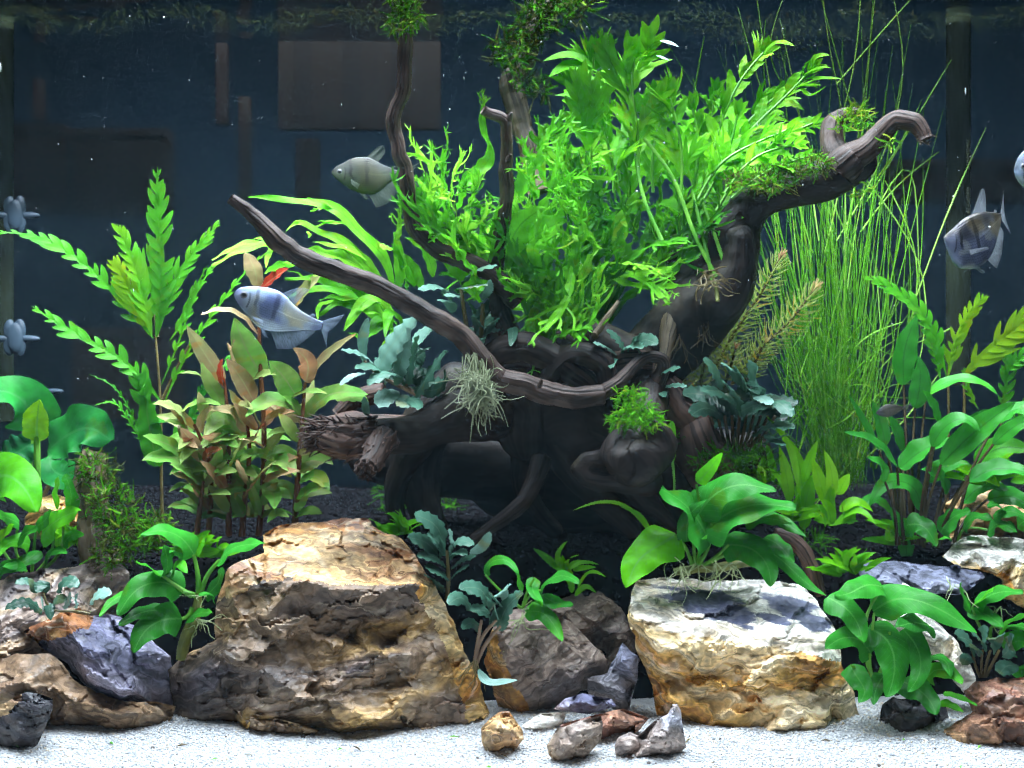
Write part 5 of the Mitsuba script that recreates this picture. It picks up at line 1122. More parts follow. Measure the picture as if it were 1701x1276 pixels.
rosette('green ground leaves between the left edge leaves and the mossy stump', 59, 1.08, [], ((110, 905), 16, 55, 8))
rosette('loose green leaves on black soil under the long-stalked plant', 60, 1.12, [], ((1500, 900), 22, 60, 8))
rosette('green leaves under the yellow comb-like plant at the right edge', 63, 1.13, [], ((1640, 800), 18, 70, 10))

# --- the ferns
f = Plant('strap_fern', 'strap-leaved fern reaching left over and under the long bare branch', 'fern', 1.10, seed=61)
def strap(p, ribbons, tone, tilt=35, d=(1.11, 1.06), name='frond', wave=.25):
    parts = [p.leaf_mesh(pts, hw, tone, tilt, prof=lambda q: np.minimum(1, q * 3 + .35) * np.clip((1 - q) * 2.2 + .08, 0, 1) ** .8, d=d, wave=wave, nwave=3, fold=.15, n=22, m=5) for pts, hw in ribbons]
    g = join(parts)
    tone_col = parts[0][2][0, 0] // 2 * 2
    g[2][:, 0] = g[2][:, 0] - g[2][:, 0] // 2 * 2 + tone_col
    return p.part(name, (g[0], g[1]), 'leaf', True, g[2])
strap(f, [([(652, 475), (636, 425), (598, 388), (565, 352), (520, 338), (460, 330), (412, 328)], 9), ([(585, 372), (560, 348), (540, 338), (510, 330)], 6), ([(600, 392), (570, 372), (545, 370), (522, 378)], 5), ([(582, 376), (555, 369), (528, 368)], 5), ([(540, 345), (520, 350), (516, 352)], 5)], 9)
strap(f, [([(645, 480), (602, 432), (570, 402), (530, 385), (498, 370), (474, 386)], 8), ([(535, 388), (510, 370), (488, 368)], 5), ([(628, 455), (592, 418), (555, 408), (520, 402)], 6), ([(510, 385), (515, 392), (512, 395)], 3)], 10)
strap(f, [([(635, 475), (590, 440), (555, 424), (512, 414)], 15)], 9)
strap(f, [([(500, 440), (458, 408), (412, 412), (352, 442)], 8), ([(450, 412), (425, 402), (395, 410), (352, 432)], 6)], 10)
strap(f, [([(500, 445), (475, 415), (450, 398), (420, 398)], 6), ([(460, 408), (448, 420), (442, 445)], 5)], 11)
for pts, hw in [([(640, 535), (580, 490), (520, 480), (474, 497)], 8), ([(640, 530), (590, 480), (540, 465), (473, 463)], 9), ([(650, 540), (600, 510), (560, 505), (530, 525)], 10), ([(650, 545), (625, 545), (600, 560), (578, 552)], 9), ([(660, 540), (640, 530), (610, 555), (600, 585)], 9), ([(645, 520), (610, 500), (570, 495), (530, 498)], 12), ([(655, 520), (620, 495), (590, 520), (572, 550)], 10), ([(500, 440), (470, 440), (440, 455)], 9), ([(520, 470), (480, 450), (445, 447)], 7), ([(650, 510), (600, 470), (560, 455), (520, 458)], 10), ([(670, 540), (650, 520), (640, 560)], 9), ([(655, 550), (630, 520), (590, 515)], 11),
                ([(665, 545), (645, 570), (632, 600)], 8), ([(560, 500), (530, 510), (528, 530)], 5)]:
    strap(f, [(pts, hw)], f.r.uniform(5, 11), d=(1.12 + f.r.uniform(-.02, .03), 1.07 + f.r.uniform(-.02, .02)))
for pts, hw in [([(662, 480), (664, 430), (655, 385)], 10), ([(690, 475), (672, 440), (650, 405)], 9), ([(675, 480), (672, 460), (674, 440)], 9), ([(720, 460), (700, 410), (672, 395)], 8), ([(700, 480), (690, 450), (668, 420)], 8), ([(632, 405), (640, 412), (655, 415)], 5)]:
    strap(f, [(pts, hw)], 8, d=(1.1, 1.08))
f.frill([(660, 400), (663, 380), (664, 362)], 6, 10, forks=7, fl=.6, d=(1.08, 1.07))

w = Plant('lace_fern', 'big bright fern with frilly crested tips in the middle of the wood', 'fern', 1.10, seed=62)
for pts, hw, tone in [([(828, 505), (850, 440), (900, 385), (940, 365)], 40, 6), ([(838, 515), (840, 440), (868, 370), (905, 345)], 30, 7), ([(835, 510), (890, 450), (930, 420)], 22, 4), ([(790, 470), (755, 420), (742, 350)], 24, 6), ([(805, 475), (780, 410), (745, 370)], 20, 8), ([(860, 330), (880, 290), (905, 260)], 20, 5)]:
    w.leaf(pts, hw, tone, 20, prof='ovate', wave=.16, nwave=4, n=22, m=10, d=(1.11, 1.05), name='frond')
strap(w, [([(760, 315), (795, 285), (813, 262), (812, 235)], 13), ([(812, 240), (803, 215), (801, 195), (804, 165)], 6)], 7, d=(1.06, 1.05))
w.frill([(803, 200), (803, 178), (804, 158)], 4, 8, forks=6, fl=.8, d=(1.05, 1.045))
HAND = [([(745, 345), (720, 290), (692, 246)], 9), ([(745, 340), (735, 290), (738, 248)], 8), ([(750, 345), (752, 300), (765, 265)], 7), ([(735, 360), (715, 330), (722, 300)], 10), ([(760, 350), (770, 320), (772, 300)], 8), ([(775, 360), (785, 330), (790, 300)], 8), ([(770, 380), (775, 350), (800, 335)], 7), ([(740, 400), (720, 370), (725, 340)], 9), ([(800, 420), (802, 380), (804, 345)], 7), ([(820, 470), (780, 410), (770, 375)], 10),
        ([(905, 300), (900, 250), (925, 210)], 10), ([(910, 310), (885, 270), (868, 250)], 8), ([(930, 320), (925, 270), (940, 225)], 10), ([(895, 330), (880, 300), (862, 280)], 8), ([(950, 330), (965, 280), (985, 250)], 10), ([(950, 560), (985, 500), (1000, 455)], 9), ([(930, 570), (960, 520), (970, 490)], 10), ([(940, 570), (980, 540), (995, 500)], 9),
        ([(1020, 470), (1080, 410), (1140, 405)], 7), ([(1010, 450), (1060, 455), (1115, 445)], 7), ([(1010, 460), (1060, 475), (1125, 475)], 7), ([(1010, 455), (1070, 465), (1100, 495)], 8), ([(1000, 440), (1050, 440), (1080, 450)], 8), ([(880, 560), (900, 520), (905, 495)], 12), ([(900, 575), (930, 560), (965, 545)], 10)]
for pts, hw in HAND:
    w.frill(pts, hw, w.r.uniform(5, 11), forks=int(w.r.integers(6, 9)), fl=.42, d=(1.10 + w.r.uniform(-.02, .01), 1.045 + w.r.uniform(-.02, .02)))
region = Polygon([(690, 290), (740, 300), (800, 380), (860, 300), (880, 225), (960, 250), (1010, 300), (1100, 310), (1190, 320), (1205, 400), (1160, 440), (1040, 440), (1000, 500), (985, 565), (900, 580), (850, 590), (830, 510), (740, 440), (690, 360)])
spots_ = []
while len(spots_) < 125:
    q = w.r.uniform((680, 200), (1230, 600))
    if region.contains(shapely.Point(q)): spots_.append(q)
for tip in sorted(spots_, key=lambda q: q[1]):
    c0_ = np.array([820, 480]) if tip[0] < 830 else np.array([940 + .35 * (tip[0] - 940), 500])
    v_ = c0_ - tip
    L = np.linalg.norm(v_) + 1e-6
    v_ = v_ / L * w.r.uniform(55, 120)
    th = w.r.uniform(-.5, .5)
    v_ = np.array([v_[0] * math.cos(th) - v_[1] * math.sin(th), v_[0] * math.sin(th) + v_[1] * math.cos(th)])
    base = tip + v_
    mid = (tip + base) / 2 + w.r.normal(size=2) * 14
    depth = w.r.uniform(1.04, 1.20)
    lit = w.r.uniform(2, 11) * (.55 if tip[0] > 960 and tip[1] > 330 else 1)  # lower right tips get darker tones, the shade there put into colour
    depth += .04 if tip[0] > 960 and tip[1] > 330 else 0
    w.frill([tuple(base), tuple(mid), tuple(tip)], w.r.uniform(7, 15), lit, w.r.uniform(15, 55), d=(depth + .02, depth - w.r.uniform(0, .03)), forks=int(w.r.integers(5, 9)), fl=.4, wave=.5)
for k in range(26):                                                      # dark strap stalks low in the bush
    x = w.r.uniform(850, 1060)
    w.leaf([(x * .4 + 560, 590 + w.r.uniform(-15, 10)), (x * .7 + 275, 530), (x, 470 + w.r.uniform(-30, 20))], w.r.uniform(4, 9), w.r.uniform(0, 4), 35, prof='strap', d=(1.15, 1.09), wave=.2, name='frond')

# --- feather-lobed bush above the arm
h = Plant('feather_lobed_bush', 'bright green bush with finger-lobed leaves on upright stems, top of the wood', 'pinnatifid', 1.12, seed=63)
def leafy_stem(p, st, n, L0, hw, tones, d, lobed=.5, ang=42, t0=.15):
    p.stalk(st, [3, 2.6, 2], 'green_stalk', d=(d, d - .01))
    C, t = px_curve(st, 1.0, 1.0, 60)
    XY = np.c_[850.5 + C[:, 0] / C[:, 1] * F, 638 - (C[:, 2] - CAM_H) / C[:, 1] * F]
    tg = N(np.gradient(XY, axis=0))
    for i in range(n):
        q = t0 + (1 - t0) * (i + .5) / n
        k = int(q * 59)
        for sd in (-1, 1):
            th = math.radians(ang * (1 - .45 * q)) * sd + p.r.uniform(-.2, .2)
            dr_ = np.array([tg[k][0] * math.cos(th) - tg[k][1] * math.sin(th), tg[k][0] * math.sin(th) + tg[k][1] * math.cos(th)])
            L = L0 * (1.1 - .45 * q) * p.r.uniform(.75, 1.15)
            b = XY[k]; tip = b + dr_ * L + np.array([0, L * .12])
            mid = b + dr_ * L * .5 - np.array([0, L * .07])
            dd = d + p.r.uniform(-.03, .03)
            tone = p.r.uniform(*tones)
            if p.r.random() < lobed:
                p.pinnate([tuple(b), tuple(mid), tuple(tip)], hw * 1.6, int(p.r.integers(3, 5)), tone, p.r.uniform(15, 55), p.r.uniform(-40, 40), d=(d, dd), web=.30, ang=36, lobe=.30, start=.2, n=16, name='leaf', tip=.7)
            else:
                p.leaf([tuple(b), tuple(mid), tuple(tip)], hw * p.r.uniform(.55, .85), tone, p.r.uniform(15, 60), d=(d, dd), n=14, m=5, wave=.15, fold=.25)
    e = XY[-1]; g = tg[-1]
    for th in (-.45, .05, .5):
        d_ = np.array([g[0] * math.cos(th) - g[1] * math.sin(th), g[0] * math.sin(th) + g[1] * math.cos(th)])
        p.leaf([tuple(e - g * 3), tuple(e + d_ * L0 * .25), tuple(e + d_ * L0 * .5)], hw * .6, p.r.uniform(*tones) + 2, 30, d=(d, d - .01), n=10, m=4)
for st, n, L0, hw, tones, d, lb in [
        ([(1060, 300), (1057, 200), (1050, 130), (1055, 95)], 5, 75, 15, (6, 10), 1.09, .7), ([(1030, 300), (1010, 210), (990, 130), (985, 95)], 5, 75, 15, (6, 9), 1.12, .6), ([(1000, 320), (985, 250), (965, 180), (955, 140)], 5, 70, 14, (5, 8), 1.14, .6),
        ([(1130, 330), (1132, 250), (1120, 190), (1112, 160)], 5, 70, 13, (5, 9), 1.08, .5), ([(1170, 320), (1185, 250), (1205, 185), (1240, 120), (1268, 88)], 6, 62, 12, (7, 11), 1.10, .3), ([(1195, 300), (1240, 225), (1300, 165), (1345, 118)], 6, 62, 11, (7, 11), 1.10, .15), ([(1180, 310), (1215, 240), (1250, 195), (1290, 160)], 5, 60, 11, (6, 10), 1.13, .3),
        ([(1160, 330), (1200, 270), (1250, 240), (1310, 215)], 5, 58, 11, (5, 9), 1.07, .2), ([(1100, 340), (1090, 270), (1080, 215)], 4, 65, 13, (4, 8), 1.14, .4), ([(1150, 340), (1160, 280), (1165, 220)], 4, 60, 12, (3, 7), 1.15, .3), ([(1190, 350), (1225, 300), (1270, 270)], 4, 50, 10, (4, 8), 1.07, .2), ([(1040, 350), (1045, 290), (1030, 250)], 4, 60, 12, (3, 7), 1.15, .3),
        ([(1150, 320), (1160, 240), (1150, 180)], 6, 60, 12, (6, 10), 1.11, .3), ([(1205, 320), (1255, 262), (1320, 240)], 5, 50, 10, (5, 9), 1.06, .1), ([(1085, 320), (1085, 250), (1100, 190)], 5, 62, 12, (5, 9), 1.11, .4), ([(1170, 330), (1210, 250), (1225, 190)], 5, 58, 11, (6, 10), 1.08, .2), ([(1215, 330), (1275, 285), (1335, 262)], 5, 44, 9, (4, 8), 1.05, .1),
        ([(1130, 340), (1102, 240), (1088, 160)], 6, 60, 11, (4, 8), 1.17, .3), ([(1160, 330), (1176, 230), (1188, 155)], 6, 58, 11, (4, 8), 1.17, .3), ([(1200, 330), (1242, 240), (1272, 190)], 6, 52, 10, (4, 8), 1.16, .2), ([(1215, 320), (1290, 235), (1350, 205)], 6, 48, 9, (6, 10), 1.09, .1),
        ([(1020, 320), (1015, 260), (1000, 210)], 5, 60, 12, (5, 9), 1.10, .5), ([(950, 330), (940, 270), (925, 225)], 5, 50, 10, (4, 8), 1.15, .4), ([(1120, 420), (1130, 360), (1120, 300)], 5, 55, 11, (2, 6), 1.10, .3), ([(1180, 430), (1200, 370), (1190, 310)], 5, 50, 10, (1, 5), 1.09, .2)]:
    leafy_stem(h, st, n, L0, hw, tones, d, lb)
for st in ([(1190, 460), (1150, 380), (1120, 300), (1070, 230)], [(1185, 470), (1165, 380), (1150, 320)], [(1210, 460), (1180, 370), (1165, 330)], [(1100, 400), (1070, 330), (1056, 260)]):
    h.stalk(st, [3.5, 3.2, 3], 'green_stalk', d=(1.06, 1.08))
for pts, hw, tone, nl in [([(1058, 120), (1078, 90), (1080, 42)], 30, 11, 3), ([(1050, 150), (1040, 110), (1050, 60)], 22, 9, 3), ([(1045, 175), (1015, 110), (996, 45)], 22, 7, 5), ([(985, 260), (965, 190), (955, 110)], 34, 8, 4), ([(975, 240), (985, 170), (975, 120)], 26, 8, 4), ([(1060, 230), (1085, 180), (1110, 140)], 28, 8, 4)]:
    h.pinnate(pts, hw, nl, tone, 15, 0, d=(1.10, 1.06), web=.28, ang=36, lobe=.32, start=.2, n=18, name='leaf', tip=.7)
for pts, hw, tone in [([(1062, 118), (1090, 110), (1118, 99)], 11, 11), ([(985, 112), (955, 94), (902, 102)], 8, 7), ([(985, 118), (950, 108), (912, 128)], 10, 5), ([(1268, 90), (1290, 72), (1320, 77)], 8, 10), ([(1345, 120), (1358, 95), (1378, 92)], 7, 11), ([(1340, 130), (1370, 130), (1398, 131)], 4, 10), ([(1330, 145), (1345, 158), (1372, 143)], 4, 9), ([(1335, 125), (1362, 113), (1380, 113)], 6, 11)]:
    h.leaf(pts, hw, tone, 40, d=(1.09, 1.07), n=14)
h.leaf([(1096, 68), (1110, 72), (1127, 78)], 5, 15, 60, d=(1.055, 1.05), label='bleached white leaf tip', kind='teal')
h.leaf([(1090, 92), (1102, 97), (1112, 101)], 4, 15, 60, d=(1.055, 1.05), label='bleached white leaf tip', kind='teal')
h.roots([(1180, 470, 1.02), (1195, 465, 1.02), (1170, 455, 1.03)], 40, 45, 1.2, down=.3, spread=1.0, kind='brown_stalk')
h.roots([(1130, 560, 1.07), (1160, 545, 1.07), (1175, 540, 1.07)], 16, 60, .9, spread=.3, kind='dark_stalk')
h.stalk([(1178, 450), (1188, 470), (1192, 500)], [3, 2.5, 3.5], 'rhizome', d=(1.03, 1.02), name='root')

# --- tall grass
gr = Plant('tall_grass', 'fountain of thin pale green grass blades behind the thick arm of the wood', 'grass', 1.24, cat='grass plant', seed=71)
def blade(p, pts, rad, tone, d, bow=0.0):
    C, t = px_curve(pts, d[0], d[1], 12, bow)
    g = tube(C, np.interp(t, [0, .1, .7, 1], [.8, 1, .9, .35]) * rad / F * C[:, 1], 4, cap=False)
    g[2][:, 0] = g[2][:, 0] * .5 + .25
    return g[0], g[1], g[2] * [1, .01] + [LT['grass'] + 2 * int(np.clip(tone, 0, 15)), .3]
rows = [[(1330, 330), (1265, 150), (1225, 10)], [(1350, 420), (1290, 200), (1255, -20)], [(1440, 335), (1520, 200), (1580, 100)], [(1455, 300), (1500, 230), (1532, 165)], [(1520, 500), (1580, 340), (1638, 212)], [(1430, 385), (1490, 310), (1560, 252)], [(1150, 175), (1160, 115), (1170, 60)], [(1390, 140), (1450, 70), (1512, 0)], [(1420, 420), (1330, 200), (1290, 60)], [(1460, 340), (1505, 280), (1525, 400), (1530, 560)],
        [(1470, 300), (1520, 420), (1500, 600)], [(1440, 300), (1530, 450), (1500, 700)], [(1390, 400), (1470, 250), (1500, 110), (1485, 0)], [(1400, 420), (1430, 240), (1450, 0)], [(1370, 420), (1400, 200), (1380, 90), (1365, -20)], [(1360, 400), (1340, 260), (1295, 30)], [(1425, 230), (1440, 120), (1455, -20)], [(1400, 190), (1420, 100), (1430, -20)], [(1450, 300), (1400, 130), (1365, 0)], [(1320, 170), (1280, 90), (1300, 0)],
        [(1275, 170), (1268, 90), (1272, 33)], [(1385, 540), (1460, 620), (1470, 760)], [(1580, 545), (1550, 560), (1520, 570)], [(1440, 760), (1500, 700), (1560, 620)], [(1390, 620), (1440, 560), (1500, 535)], [(1375, 520), (1420, 560), (1495, 595)]]
for row in rows:
    g = blade(gr, row, 1.45, gr.r.uniform(9, 15), (1.24, 1.24 + gr.r.uniform(-.06, .06)))
    gr.part('blade', (g[0], g[1]), 'leaf', True, g[2])
def random_blade(k):
    r = gr.r
    bx = 1395 + r.normal() * 20
    top = r.choice([r.uniform(40, 250), r.uniform(250, 420), r.uniform(380, 640)], p=[.25, .4, .35])
    by = 800 + r.uniform(-25, 15)
    sp = (by - top) / 760
    tx = 1365 + r.normal() * (78 * sp + 30) + (20 if top > 450 else 0)
    mx = bx * .45 + tx * .55 + r.normal() * 24
    return [(bx, by), (mx, (by + top) / 2), (tx, top)]
for k in range(150):
    d0 = 1.22 + gr.r.uniform(-.02, .03)
    g = blade(gr, random_blade(k), gr.r.uniform(.65, 1.15), gr.r.normal() * 3 + 6, (d0, d0 + gr.r.uniform(-.05, .06)))
    gr.part('blade', (g[0], g[1]), 'leaf', True, g[2])
g = join([blade(gr, random_blade(k), gr.r.uniform(.6, 1.0), gr.r.normal() * 3 + 5, (1.25 + gr.r.uniform(-.03, .04), 1.25 + gr.r.uniform(-.05, .08))) for k in range(80)])
gr.part('inner_blades', (g[0], g[1]), 'leaf', True, g[2], kind='stuff')
out_ = []
for k in range(90):                                                     # crossing blades around the foot of the clump
    r = gr.r
    x, y = r.uniform(1300, 1470), r.uniform(560, 780)
    a_ = r.normal() * .9
    L = r.uniform(50, 130)
    out_.append(blade(gr, [(x, y), (x + math.sin(a_) * L * .5, y - math.cos(a_) * L * .5 + r.normal() * 6), (x + math.sin(a_) * L, y - math.cos(a_) * L)], r.uniform(.6, 1.0), r.uniform(5, 13), (1.21, 1.21 + r.uniform(-.04, .04))))
g = join(out_); gr.part('crossing_blades', (g[0], g[1]), 'leaf', True, g[2], kind='stuff')

# --- feathery stems
def feather(label, seed, d, st, ln, tip_tone=14):
    p = Plant('feathery_stem', label, 'needle', d, 'feathery needle-leaved stems right of the trunk', seed=seed)
    r = p.r
    key, C = p.stalk(st, [3, 2.6, 2], 'brown_stalk', d=(d, d - .01), n=40)
    nn_ = int(sum(math.hypot(a[0] - b[0], a[1] - b[1]) for a, b in zip(st[1:], st[:-1])) / 8.5)
    C, t = px_curve(st, d, d - .01, nn_)
    tg, a, b = frames(C)
    parts = []
    for i in range(2, nn_):
        q = t[i]
        L = 1.2 * ln / F * d * (1.0 if q < .82 else max(.35, 1 - (q - .82) * 3.2)) * r.uniform(.8, 1.1)
        lean = .55 + (.9 if q > .8 else 0) * (q - .8) / .2 * 2
        for j in range(6):
            th = j * math.pi / 3 + i * .55 + r.uniform(-.2, .2)
            out = math.cos(th) * a[i] + math.sin(th) * b[i]
            e = C[i] + N(out + tg[i] * lean) * L
            mid = (C[i] + e) / 2 - tg[i] * L * .1
            tone = (tip_tone + r.uniform(-1, 1)) if q > .92 else r.uniform(4, 9)
            g = tube(np.array([C[i], mid, e]), np.array([.9, .9, .4]) * 1.5 / F * d, 3, cap=False)
            parts.append((g[0], g[1], g[2] * [.5, .01] + [.25 + LT['needle'] + 2 * int(np.clip(tone, 0, 15)), .3]))
    g = join(parts)
    p.part('needles', (g[0], g[1]), 'leaf', True, g[2], kind='stuff')
feather('feathery stem with a pinkish tip, tallest beside the trunk', 81, 1.16, [(1185, 620), (1225, 545), (1262, 490), (1298, 425)], 30)
feather('feathery stem with a brown tip leaning furthest right', 82, 1.15, [(1215, 640), (1262, 580), (1310, 535), (1354, 478)], 32)
feather('upright feathery stem close beside the trunk', 83, 1.17, [(1140, 690), (1138, 620), (1150, 560), (1165, 530)], 30, 12)
feather('feathery stem behind the dark teal bush, leaning left', 84, 1.15, [(1175, 700), (1165, 630), (1185, 570), (1205, 530)], 30, 12)
feather('short feathery stem rising from behind the dark teal bush', 85, 1.14, [(1235, 640), (1255, 600), (1270, 570)], 26, 13)
feather('short feathery stem left of the dark teal bush', 86, 1.13, [(1130, 720), (1120, 660), (1130, 600)], 28, 8)
feather('low feathery stem with a tan tip over the dark teal bush', 87, 1.12, [(1200, 650), (1215, 605), (1222, 580)], 24, 14)

# --- moss
def moss(name, label, spots, n, length, tones, seed, droop=.2, up=.3, density=1.0, brown=0.0):
    """Moss: strands with tiny side leaflets from blobs (x, y, depth, rx px, ry px). Nobody could count the strands."""
    r, V, U, Fc, at = np.random.default_rng(seed + 500), [], [], [], 0
    wts = np.array([s_[3] * s_[4] for s_ in spots], float); wts /= wts.sum()
    for i in range(int(n * density)):
        x, y, d, rx, ry = spots[r.choice(len(spots), p=wts)]
        v = N(r.normal(size=3)); v[1] = -abs(v[1]) if r.random() < .75 else v[1]
        sc = d / F
        o = P(x, y, d) + v * np.array([rx * sc, .5 * (rx + ry) * sc, ry * sc]) * r.uniform(.55, 1.0)
        L = length * sc * r.uniform(.45, 1.15)
        a = N(v * .55 + r.normal(size=3) * .75 + [0, 0, up])
        b = N(a + r.normal(size=3) * .6 - [0, 0, droop])
        k = 7
        t = np.linspace(0, 1, k)[:, None]
        C = o + a * L * t * (1 - .5 * t) + b * L * .5 * t * t
        tg = N(np.gradient(C, axis=0))
        s1 = N(np.cross(tg, N(r.normal(size=3)))); s2 = np.cross(tg, s1)
        w = .55 * sc
        tone = 2 * int(np.clip(r.normal() * 2.2 + r.uniform(*tones), 0, 15)) + LT['moss_brown' if r.random() < brown else name]
        vs = np.vstack([C - s1 * w, C + s1 * w])
        fs = [[j, j + 1, k + j] for j in range(k - 1)] + [[j + 1, k + j + 1, k + j] for j in range(k - 1)]
        ll = length * sc * .16
        lv = []
        m = 0
        for j in range(1, k):
            for h_ in (0, .5):
                c = C[j] * (1 - h_) + C[j - 1] * h_
                for sd in (-1, 1):
                    e = N(s1[j] * sd + tg[j] * .7 + s2[j] * r.uniform(-.5, .5)) * ll * (1.1 - .7 * j / k) * r.uniform(.7, 1.2)
                    q = tg[j] * ll * .22
                    lv += [c - q, c + q, c + e]
                    fs.append([2 * k + m, 2 * k + m + 1, 2 * k + m + 2]); m += 3
        vs = np.vstack([vs, lv])
        V.append(vs); Fc.append(np.array(fs) + at); at += len(vs)
        U.append(np.tile([tone + .35, .4], (len(vs), 1)))
    return single(name, label, 'moss', (np.vstack(V), np.vstack(Fc)), 'leaf', False, np.vstack(U), group='moss growing on the wood' if name == 'moss' else None, kind='stuff')
moss('moss', 'bright moss on the gnarled knob in the middle', [(1058, 690, 1.0, 40, 20), (1048, 662, 1.015, 28, 20), (1078, 700, .995, 24, 16), (1030, 700, 1.0, 20, 14)], 620, 19, (3, 9), 1, droop=.7, up=.1)
moss('moss', 'long moss carpet along the thick arm', [(1225, 300, 1.05, 20, 14), (1265, 298, 1.045, 28, 16), (1310, 288, 1.04, 30, 18), (1355, 275, 1.035, 26, 18), (1285, 310, 1.03, 30, 12)], 620, 22, (1, 11), 2, brown=.45)
moss('moss', 'yellow green moss in the curl of the hooked tip', [(1420, 190, 1.06, 22, 14), (1435, 205, 1.055, 14, 12), (1405, 205, 1.05, 16, 12)], 130, 24, (8, 12), 3)
moss('moss', 'moss collar on the tall thin branch', [(668, 40, 1.0, 26, 20), (685, 25, 1.0, 20, 26), (665, 10, 1.0, 18, 18)], 260, 24, (5, 11), 4, brown=.2)
moss('moss', 'olive moss draped on the branch behind the ferns', [(890, 40, 1.2, 34, 40), (850, 90, 1.19, 36, 32), (930, 30, 1.2, 40, 24), (870, 130, 1.18, 20, 14), (900, 150, 1.18, 18, 14), (960, 15, 1.2, 26, 16)], 560, 34, (3, 9), 5, brown=.5)
moss('moss', 'shaggy moss covering the stump at the left', [(165, 780, 1.05, 34, 28), (190, 840, 1.04, 44, 44), (220, 890, 1.03, 52, 36), (185, 920, 1.03, 30, 24), (260, 880, 1.03, 30, 30)], 1200, 25, (2, 9), 6, brown=.5)
moss('moss', 'dark moss under the dark teal bush', [(1200, 765, 1.06, 50, 26), (1250, 770, 1.06, 36, 26), (1150, 720, 1.08, 24, 20)], 380, 26, (0, 4), 7)
moss('moss', 'moss tufts hanging on the broken outer edge of the arm', [(1440, 315, 1.03, 6, 8), (1480, 235, 1.03, 8, 10), (1425, 325, 1.04, 10, 6)], 40, 24, (7, 11), 8)
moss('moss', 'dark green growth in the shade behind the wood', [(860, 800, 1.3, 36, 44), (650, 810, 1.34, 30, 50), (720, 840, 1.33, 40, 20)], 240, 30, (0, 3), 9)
moss('moss', 'moss low beside the right root and the yellow green rosettes', [(1350, 900, 1.05, 26, 14), (1300, 790, 1.09, 24, 26)], 160, 24, (1, 5), 10)
# ------------------------------------------------------------------ fish
def fish_fn(p, n, uv):
    k = dr.floor(uv.x / 10)
    s, v = uv.x - 10 * k, uv.y
    r = pick(k, [[.20, .28, .46, .52, .64, .74, .65], [.018, .022, .016, .048, .064, .034, .9], [.08, .075, .06, .42, .46, .52, .9], [.10, .13, .13, .22, .30, .30, .5], [.03, .035, .04, .08, .09, .10, .3]])
    c = mix(mi.Color3f(*r[3:6]), mi.Color3f(*r[:3]), smoothstep(.35, .92, v + .25 * (noise(p.x * 150, p.y * 150, p.z * 150) - .5)))
    a, b = s * 46, v * 18
    row = dr.floor(b)
    sc = dr.sqrt(dr.square((a + .5 * row) - dr.floor(a + .5 * row) - .5) + dr.square(b - row - .5))
    c = c * (1 - .38 * smoothstep(.38, .62, sc) * smoothstep(.2, .3, s))
    mo = fbm(p.x * 80, p.y * 80, p.z * 80, 3)
    c = c * (.5 + 1.0 * mo)
    m2 = fbm(p.x * 62 + 9, p.y * 62, p.z * 62, 3)
    c = mix(c, c * mi.Color3f(1.25, 1.0, .55), smoothstep(.50, .60, m2) * .8 * smoothstep(.22, .35, s))
    c = mix(c, c * mi.Color3f(.40, .45, .75), smoothstep(.48, .38, m2) * .8)
    w = .03 * (noise(v * 6, s * 9, 1.0) - .5)
    band = dr.maximum(smoothstep(.028, .012, dr.abs(s + w - .33 + .03 * v)) * smoothstep(.30, .5, v), .8 * smoothstep(.032, .014, dr.abs(s + w - .50)) * smoothstep(.15, .4, v))
    c = mix(c, c * .12, band * r[6])
    gill = smoothstep(.016, .004, dr.abs(s - .235 + .05 * dr.square(v * 2 - 1))) * smoothstep(.15, .25, v) * smoothstep(.85, .7, v)
    c = mix(c, c * .4, gill)
    c = mix(c, (.20, .22, .42), dr.select(k < .5, .55, 0.0) * smoothstep(.22, .12, s))
    line = smoothstep(.03, .0, dr.abs(v - .55)) * smoothstep(.45, .6, s)
    return c * (1 + .8 * line)
def fish_bump(p, n, uv):
    k = dr.floor(uv.x / 10)
    a, b = (uv.x - 10 * k) * 46, uv.y * 18
    row = dr.floor(b)
    return dr.sqrt(dr.square((a + .5 * row) - dr.floor(a + .5 * row) - .5) + dr.square(b - row - .5)) + .8 * fbm(p.x * 130, p.y * 130, p.z * 130, 3)
scene['fish_skin'] = {'type': 'twosided', 'm': {'type': 'bumpmap', 'arbitrary': proc(fish_bump, 2e-4), 'scale': .0006, 'bsdf': {'type': 'principled', 'base_color': proc(fish_fn), 'metallic': .5, 'roughness': .30, 'specular': .6, 'clearcoat': .3}}}
def fin_op(p, n, uv):
    k = dr.floor(uv.x / 10)
    u, v = uv.x - 10 * k, uv.y
    ray = smoothstep(.3, .8, dr.abs(dr.sin(u * 15 * math.pi)))
    return dr.clip(.20 + .34 * ray + .30 * (1 - v) - .20 * smoothstep(.5, 1, v), 0, 1)
scene['fin_film'] = {'type': 'mask', 'opacity': proc(fin_op), 'bsdf': {'type': 'principledthin', 'roughness': .4, 'eta': 1.33, 'diff_trans': .8,
                     'base_color': proc(lambda p, n, uv: mi.Color3f(*pick(dr.floor(uv.x / 10), [[.30, .38, .52], [.16, .19, .16], [.36, .40, .46], [.2, .22, .2], [.08, .08, .09]])) * (.7 + .6 * noise(uv.x * 60, uv.y * 5, 1.0)))}}
scene['eye_white'] = {'type': 'principled', 'base_color': {'type': 'rgb', 'value': [.14, .14, .16]}, 'roughness': .3, 'specular': .4, 'clearcoat': .2}
scene['eye_black'] = {'type': 'principled', 'base_color': {'type': 'rgb', 'value': [.008, .008, .012]}, 'roughness': .08, 'specular': .6, 'clearcoat': 1.0}

